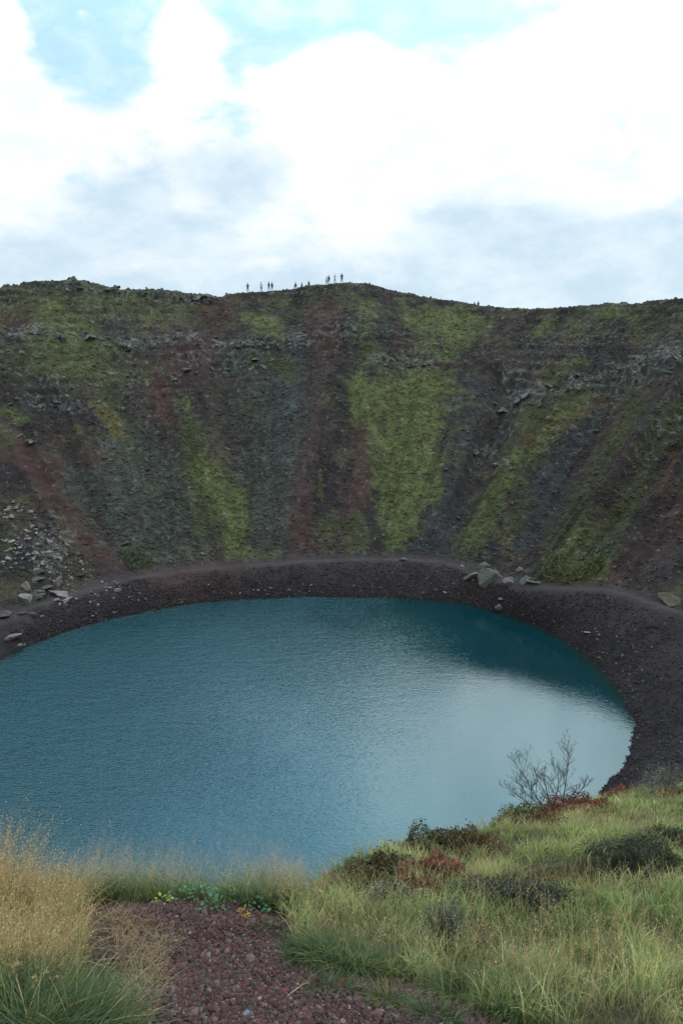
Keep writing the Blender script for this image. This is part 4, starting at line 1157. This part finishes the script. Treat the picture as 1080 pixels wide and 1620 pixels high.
# ------------------------------------------------------------------ leafy plants on the gravel lip
def leaf_plant(px, py, r, n, cols, label, lsize=.022, up=.7, group='leafy plants on the gravel lip'):
    p = near_pt(px, py); root = empty('leafy_plant', tuple(p)); tag(root, label, 'plant', group)
    R = np.random.default_rng(int(px * 3 + py)); V, F_, C = [], [], []; st = []
    for i in range(n):
        a = R.random() * 6.28; q = r * (.35 + .75 * R.random()); e = np.array([math.cos(a), math.sin(a), 0])
        tip = e * q + np.array([0, 0, r * up * (.3 + R.random())]); st.append(tube([np.zeros(3), tip * .55 + [0, 0, .01], tip], [.0012, .001, .0008], 3))
        d = e * .8 + np.array([0, 0, R.normal() * .35 + .1]); d /= np.linalg.norm(d)
        s = np.cross(d, [0, 0, 1]); s /= np.linalg.norm(s); L = lsize * (.6 + .7 * R.random()); w = L * .36
        nrm = np.cross(s, d)
        rows = [(0, .15), (.25, .8), (.5, 1.), (.78, .65), (1, .02)]; o = len(V) * 15
        vv = []
        for u, ww in rows:
            c = tip + d * L * u - nrm * L * .18 * u * u
            vv += [c - s * w * ww + nrm * w * .25 * ww, c, c + s * w * ww + nrm * w * .25 * ww]
        V.append(vv)
        for k in range(4):
            for j in range(2):
                b = o + k * 3 + j; F_.append((b, b + 1, b + 4, b + 3))
        C.append(np.tile(np.array(cols[R.integers(len(cols))]) * (.7 + .6 * R.random()), (15, 1)))
    mesh_from('leaves', np.array(V).reshape(-1, 3), np.array(F_), M_leaf, np.concatenate(C), parent=root)
    v, f = join2(st)
    mesh_from('stalks', v, f, M_leaf, np.tile(np.array([.09, .10, .04]), (len(v), 1)), parent=root)
LG = [(.06, .16, .07), (.08, .19, .08), (.05, .12, .06)]; YL = [(.36, .38, .06), (.28, .33, .06)]
leaf_plant(202, 1424, .045, 26, [(.08, .16, .10), (.06, .13, .08)], 'pale green rosette at the left end of the gravel lip')
leaf_plant(215, 1419, .035, 26, YL, 'small lemon yellow plant beside the pale green rosette', .018)
leaf_plant(259, 1428, .045, 40, YL + LG[:1], 'yellow green plant standing free on the gravel lip', .020)
leaf_plant(318, 1428, .09, 70, LG, 'broad leaved green plant in the middle of the lip')
leaf_plant(355, 1428, .09, 80, LG + [(.16, .25, .08)], 'dense light green plant behind the gravel')
leaf_plant(335, 1443, .07, 40, [(.04, .10, .05), (.05, .13, .06)], 'dark green leaved plant drooping onto the gravel', .022)
leaf_plant(392, 1436, .08, 60, LG, 'upright green plant right of the dense light one')
leaf_plant(386, 1452, .04, 30, [(.32, .15, .04), (.28, .2, .05)], 'little orange leaved plant at the gravel edge', .018)
leaf_plant(433, 1444, .08, 40, LG, 'large leaved green plant near the right end of the lip', .028)
leaf_plant(290, 1420, .06, 40, LG, 'short green plant between the yellow plant and the broad leaved one', .022)

def twig():
    a = hit(455, 1583, .5, 40); b = hit(488, 1560, .5, 40)
    m_ = (a + b) / 2
    v, f = tube([a - m_ + [0, 0, .014], [0, 0, .02], b - m_ + [0, 0, .018]], [.002, .003, .0015], 6)
    v2, f2 = tube([[0, 0, .02], [.02, .015, .03], [.05, .01, .032]], [.002, .0015, .001], 5)
    V, F_ = join2([(v, f), (v2, f2)])
    m, T = mat('dead_twig')
    co = T.n('ShaderNodeTexCoord').outputs['Object']
    finish(T, T.n('ShaderNodeBsdfPrincipled', {'Base Color': T.mix(T.noise(co, 80, 3), (.30, .24, .19, 1), (.16, .12, .1, 1)), 'Roughness': .9}).outputs[0])
    o = mesh_from('twig', V, F_, m, None, loc=tuple(m_)); tag(o, 'bleached broken twig lying on the red gravel', 'twig')
twig()

# ------------------------------------------------------------------ shrubs standing on the crater floor edge and wall
def wall_shrub(px, py, wpx, hpx, cols, probs, label, seed):
    p = hit(px, py, 50); D = float(np.linalg.norm(p - [0, 0, EYE])); m = D / FPX
    V, F_, C = leafcloud(1500, wpx * .5 * m, wpx * .4 * m, hpx * m, .11, cols, probs, seed)
    V[:, 2] += ground(V[:, 0] + p[0], V[:, 1] + p[1]) - p[2]
    root = empty('willow_bush', (p[0], p[1], p[2])); tag(root, label, 'bush', 'bushes at the foot of the crater wall')
    mesh_from('foliage', V, F_, M_leaf, C, parent=root)
    v, f = join2([tube([[0, 0, -.1], [q * .4, .1, hpx * m * .6]], [.05, .02], 5) for q in (-1, -.3, .4, 1)])
    mesh_from('stem', v, f, M_wood, None, parent=root)
WB = [(.085, .105, .035), (.065, .08, .03), (.11, .12, .045)]
wall_shrub(910, 912, 50, 14, WB, [2, 2, 2], 'bright green bush at the wall foot above the right shore', 201)
wall_shrub(936, 902, 34, 16, WB, [2, 2, 1], 'green bush just right of the bright bush', 202)
wall_shrub(870, 905, 40, 16, [(.11, .11, .05), (.06, .08, .035)], [1, 2], 'olive bush beside the right boulder cluster', 203)
wall_shrub(945, 880, 40, 14, [(.09, .12, .09), (.07, .09, .06)], [1, 1], 'grey green bush higher up behind the right bushes', 204)
wall_shrub(215, 885, 40, 9, [(.06, .08, .045), (.05, .07, .03)], [1, 1], 'low green bush at the foot of the grey left slope', 206)

# ------------------------------------------------------------------ people on the far rim
def cloth(name, c, rough=.85):
    m, T = mat(name)
    co = T.n('ShaderNodeTexCoord').outputs['Object']
    n_ = T.ramp(T.noise(co, 12, 4, .6), .3, .7, .8, 1.15)
    col = T.mix(1.0, (*c, 1), T.n('ShaderNodeCombineColor', {0: n_, 1: n_, 2: n_}).outputs[0], 'MULTIPLY')
    finish(T, T.n('ShaderNodeBsdfPrincipled', {'Base Color': col, 'Roughness': rough}).outputs[0])
    return m
SKIN = cloth('skin', (.42, .27, .20), .6)
def person(px, h, jacket, legs, hair, rz, label, pose='stand', sink=0., back=0., backpack=None):
    d = ray(px, 460); Ys = np.arange(125, 165, .2); X = d[0] / d[1] * Ys
    g = ground(X, Ys); e = (g - EYE) / Ys; j = int(np.argmax(e))
    Y0 = Ys[j] + back; x0 = d[0] / d[1] * Y0; z0 = float(ground(np.array([x0]), np.array([Y0]))[0])
    if back == 0: z0 = float(g[j])
    root = empty('person', (x0, Y0, z0 - .03), rz)
    tag(root, label, 'person', 'hikers on the far crater rim')
    k = h / 1.75
    sp_ = .13
    if pose == 'walk': f1, f2 = .22, -.24
    else: f1, f2 = .04, -.03
    crouch = pose == 'sit'
    hipz = .93 if not crouch else .50
    bend = 0 if not crouch else .12
    P = [(0, 0, hipz), (0, .01 + bend * .5, hipz + .17), (0, .0 + bend, hipz + .36), (0, 0 + bend, hipz + .50), (0, .01 + bend, hipz + .60), (0, .03 + bend, hipz + .70), (0, .03 + bend, hipz + .80)]
    R_ = [(.15, .11), (.135, .10), (.165, .11), (.13, .09), (.055, .055), (.085, .095), (.07, .08)]
    E = [(0, 1), (1, 2), (2, 3), (3, 4), (4, 5), (5, 6)]
    def chain(start, pts, rs):
        a = start
        for p, r in zip(pts, rs):
            P.append(p); R_.append((r, r)); E.append((a, len(P) - 1)); a = len(P) - 1
        return a
    if crouch:
        chain(0, [(-.10, 0, hipz - .03), (-.16, .38, hipz + .02), (-.15, .36, .08), (-.15, .48, .04)], [.10, .07, .045, .04])
        chain(0, [(.10, 0, hipz - .03), (.16, .36, hipz + .05), (.15, .40, .08), (.15, .52, .04)], [.10, .07, .045, .04])
    else:
        chain(0, [(-.10, 0, .86), (-sp_, f1 * .6 + .02, .49), (-sp_ - .02, f1, .09), (-sp_ - .03, f1 + .14, .04)], [.095, .066, .045, .04])
        chain(0, [(.10, 0, .86), (sp_, f2 * .6 + .02, .49), (sp_ + .02, f2, .09), (sp_ + .03, f2 + .14, .04)], [.095, .066, .045, .04])
    for s in (-1, 1):
        if pose == 'akimbo': arm = [(s * .19, bend, hipz + .47), (s * .31, -.04, hipz + .24), (s * .21, .10, hipz + .12), (s * .15, .14, hipz + .10)]
        elif pose == 'camera': arm = [(s * .19, bend, hipz + .47), (s * .27, .10, hipz + .24), (s * .12, .26, hipz + .55), (s * .06, .28, hipz + .62)]
        else: arm = [(s * .19, bend, hipz + .47), (s * .25, -.02 + bend, hipz + .18), (s * .24, .10 + bend, hipz - .08), (s * .235, .14 + bend, hipz - .17)]
        chain(3, arm, [.062, .048, .036, .032])
    me = bpy.data.meshes.new('person_body'); me.from_pydata([tuple(np.array(p) * k) for p in P], E, [])
    ob = bpy.data.objects.new('body', me); COL.objects.link(ob)
    me.update()
    sk = ob.modifiers.new('skin', 'SKIN'); ob.modifiers.new('sub', 'SUBSURF').levels = 1
    for v, r in zip(me.skin_vertices[0].data, R_): v.radius = (r[0] * k, r[1] * k)
    me.skin_vertices[0].data[0].use_root = True
    dg = bpy.context.evaluated_depsgraph_get()
    nm = bpy.data.meshes.new_from_object(ob.evaluated_get(dg))
    bpy.data.objects.remove(ob)
    ob = bpy.data.objects.new('body', nm); COL.objects.link(ob); ob.parent = root
    nm.materials.clear()
    for mm in (SKIN, jacket, legs): nm.materials.append(mm)
    for p in nm.polygons:
        z = p.center.z / k; x = abs(p.center.x) / k
        if z > hipz + .56: p.material_index = 0
        elif x > .17 and pose in ('stand', 'walk', 'sit') and z < hipz - .13 and x > .2: p.material_index = 0
        elif z > hipz - .06 or x > .21: p.material_index = 1
        else: p.material_index = 2
        p.use_smooth = True
    # head details: hair (or hood), nose
    n_ = 12; hc = np.array([0, .02 + bend, hipz + .735]) * k
    V, F_ = boulder_mesh(5, 1, 1, 1, 1.0)
    V = V / np.linalg.norm(V, axis=1)[:, None]
    V = V[:, :] * np.array([.098, .112, .12]) * k + hc + np.array([0, -.018, .022]) * k
    ho = mesh_from('hair', V, F_, hair, None, True, parent=root)
    nv, nf = tube([hc + np.array([0, .085, .01]) * k, hc + np.array([0, .125, -.025]) * k], [.012 * k, .018 * k], 6)
    mesh_from('nose', nv, nf, SKIN, None, True, parent=root)
    if backpack is not None:
        V, F_ = boulder_mesh(9, 1, 1, 1, 1.0)
        V = np.sign(V) * np.abs(V) ** .6 * np.array([.17, .10, .26]) * k + np.array([0, -.20 + bend, hipz + .30]) * k
        mesh_from('backpack', V, F_, backpack, None, True, parent=root)
J = dict(black=cloth('black_jacket', (.012, .014, .02)), navy=cloth('navy_jacket', (.015, .022, .05)), grey=cloth('pale_jacket', (.42, .44, .46)), teal=cloth('teal_jacket', (.03, .09, .10)), red=cloth('maroon_jacket', (.07, .02, .03)), white=cloth('white_jacket', (.5, .5, .5)), tan=cloth('tan_jacket', (.16, .12, .08)))
TR = cloth('dark_trousers', (.014, .016, .024)); JE = cloth('blue_jeans', (.03, .04, .07)); HR = cloth('dark_hair', (.012, .009, .008)); HB = cloth('brown_hair', (.05, .03, .018)); BP = cloth('black_backpack', (.012, .012, .014))
person(392, 1.8, J['black'], TR, HR, 3.0, 'leftmost hiker on the rim in a black jacket, legs apart', 'akimbo')
person(413.5, 1.78, J['grey'], TR, HR, 2.8, 'hiker in a pale grey jacket standing second from the left', 'stand')
person(425.5, 1.7, J['navy'], TR, HR, .4, 'dark clad hiker, left one of the close pair', 'akimbo')
person(430.5, 1.65, J['black'], JE, HB, -.5, 'slim hiker in jeans, right one of the close pair', 'walk')
person(468, 1.7, J['black'], TR, HR, 2.6, 'crouching hiker with a dark backpack where the ridge starts to climb', 'sit', back=.6, backpack=BP)
person(477.5, 1.7, J['navy'], TR, HB, 2.2, 'hiker standing low just right of the crouching one, legs hidden', 'stand', back=3.5)
person(488.5, 1.7, J['black'], TR, HR, 2.9, 'dark hiker standing alone halfway up the ridge, feet behind the crest', 'stand', back=3.0)
person(516.6, 1.55, J['white'], TR, HR, .3, 'shorter hiker in white near the summit, left of the pair', 'stand')
person(520, 1.75, J['red'], JE, HR, 2.8, 'taller hiker in maroon near the summit with a pack', 'stand', back=.4, backpack=BP)
person(529.5, 1.6, J['grey'], JE, HB, -.4, 'pale dressed hiker between the summit pair and the summit figure', 'camera')
person(540.5, 1.85, J['black'], TR, HR, 3.1, 'rightmost summit hiker in a black jacket, broad shouldered', 'akimbo')
person(751, 1.6, J['navy'], TR, HR, .2, 'tiny hiker low on the right ridge, left of two', 'stand', back=5)
person(757, 1.7, J['black'], TR, HR, 2.9, 'tiny hiker low on the right ridge, right of two', 'stand', back=4)
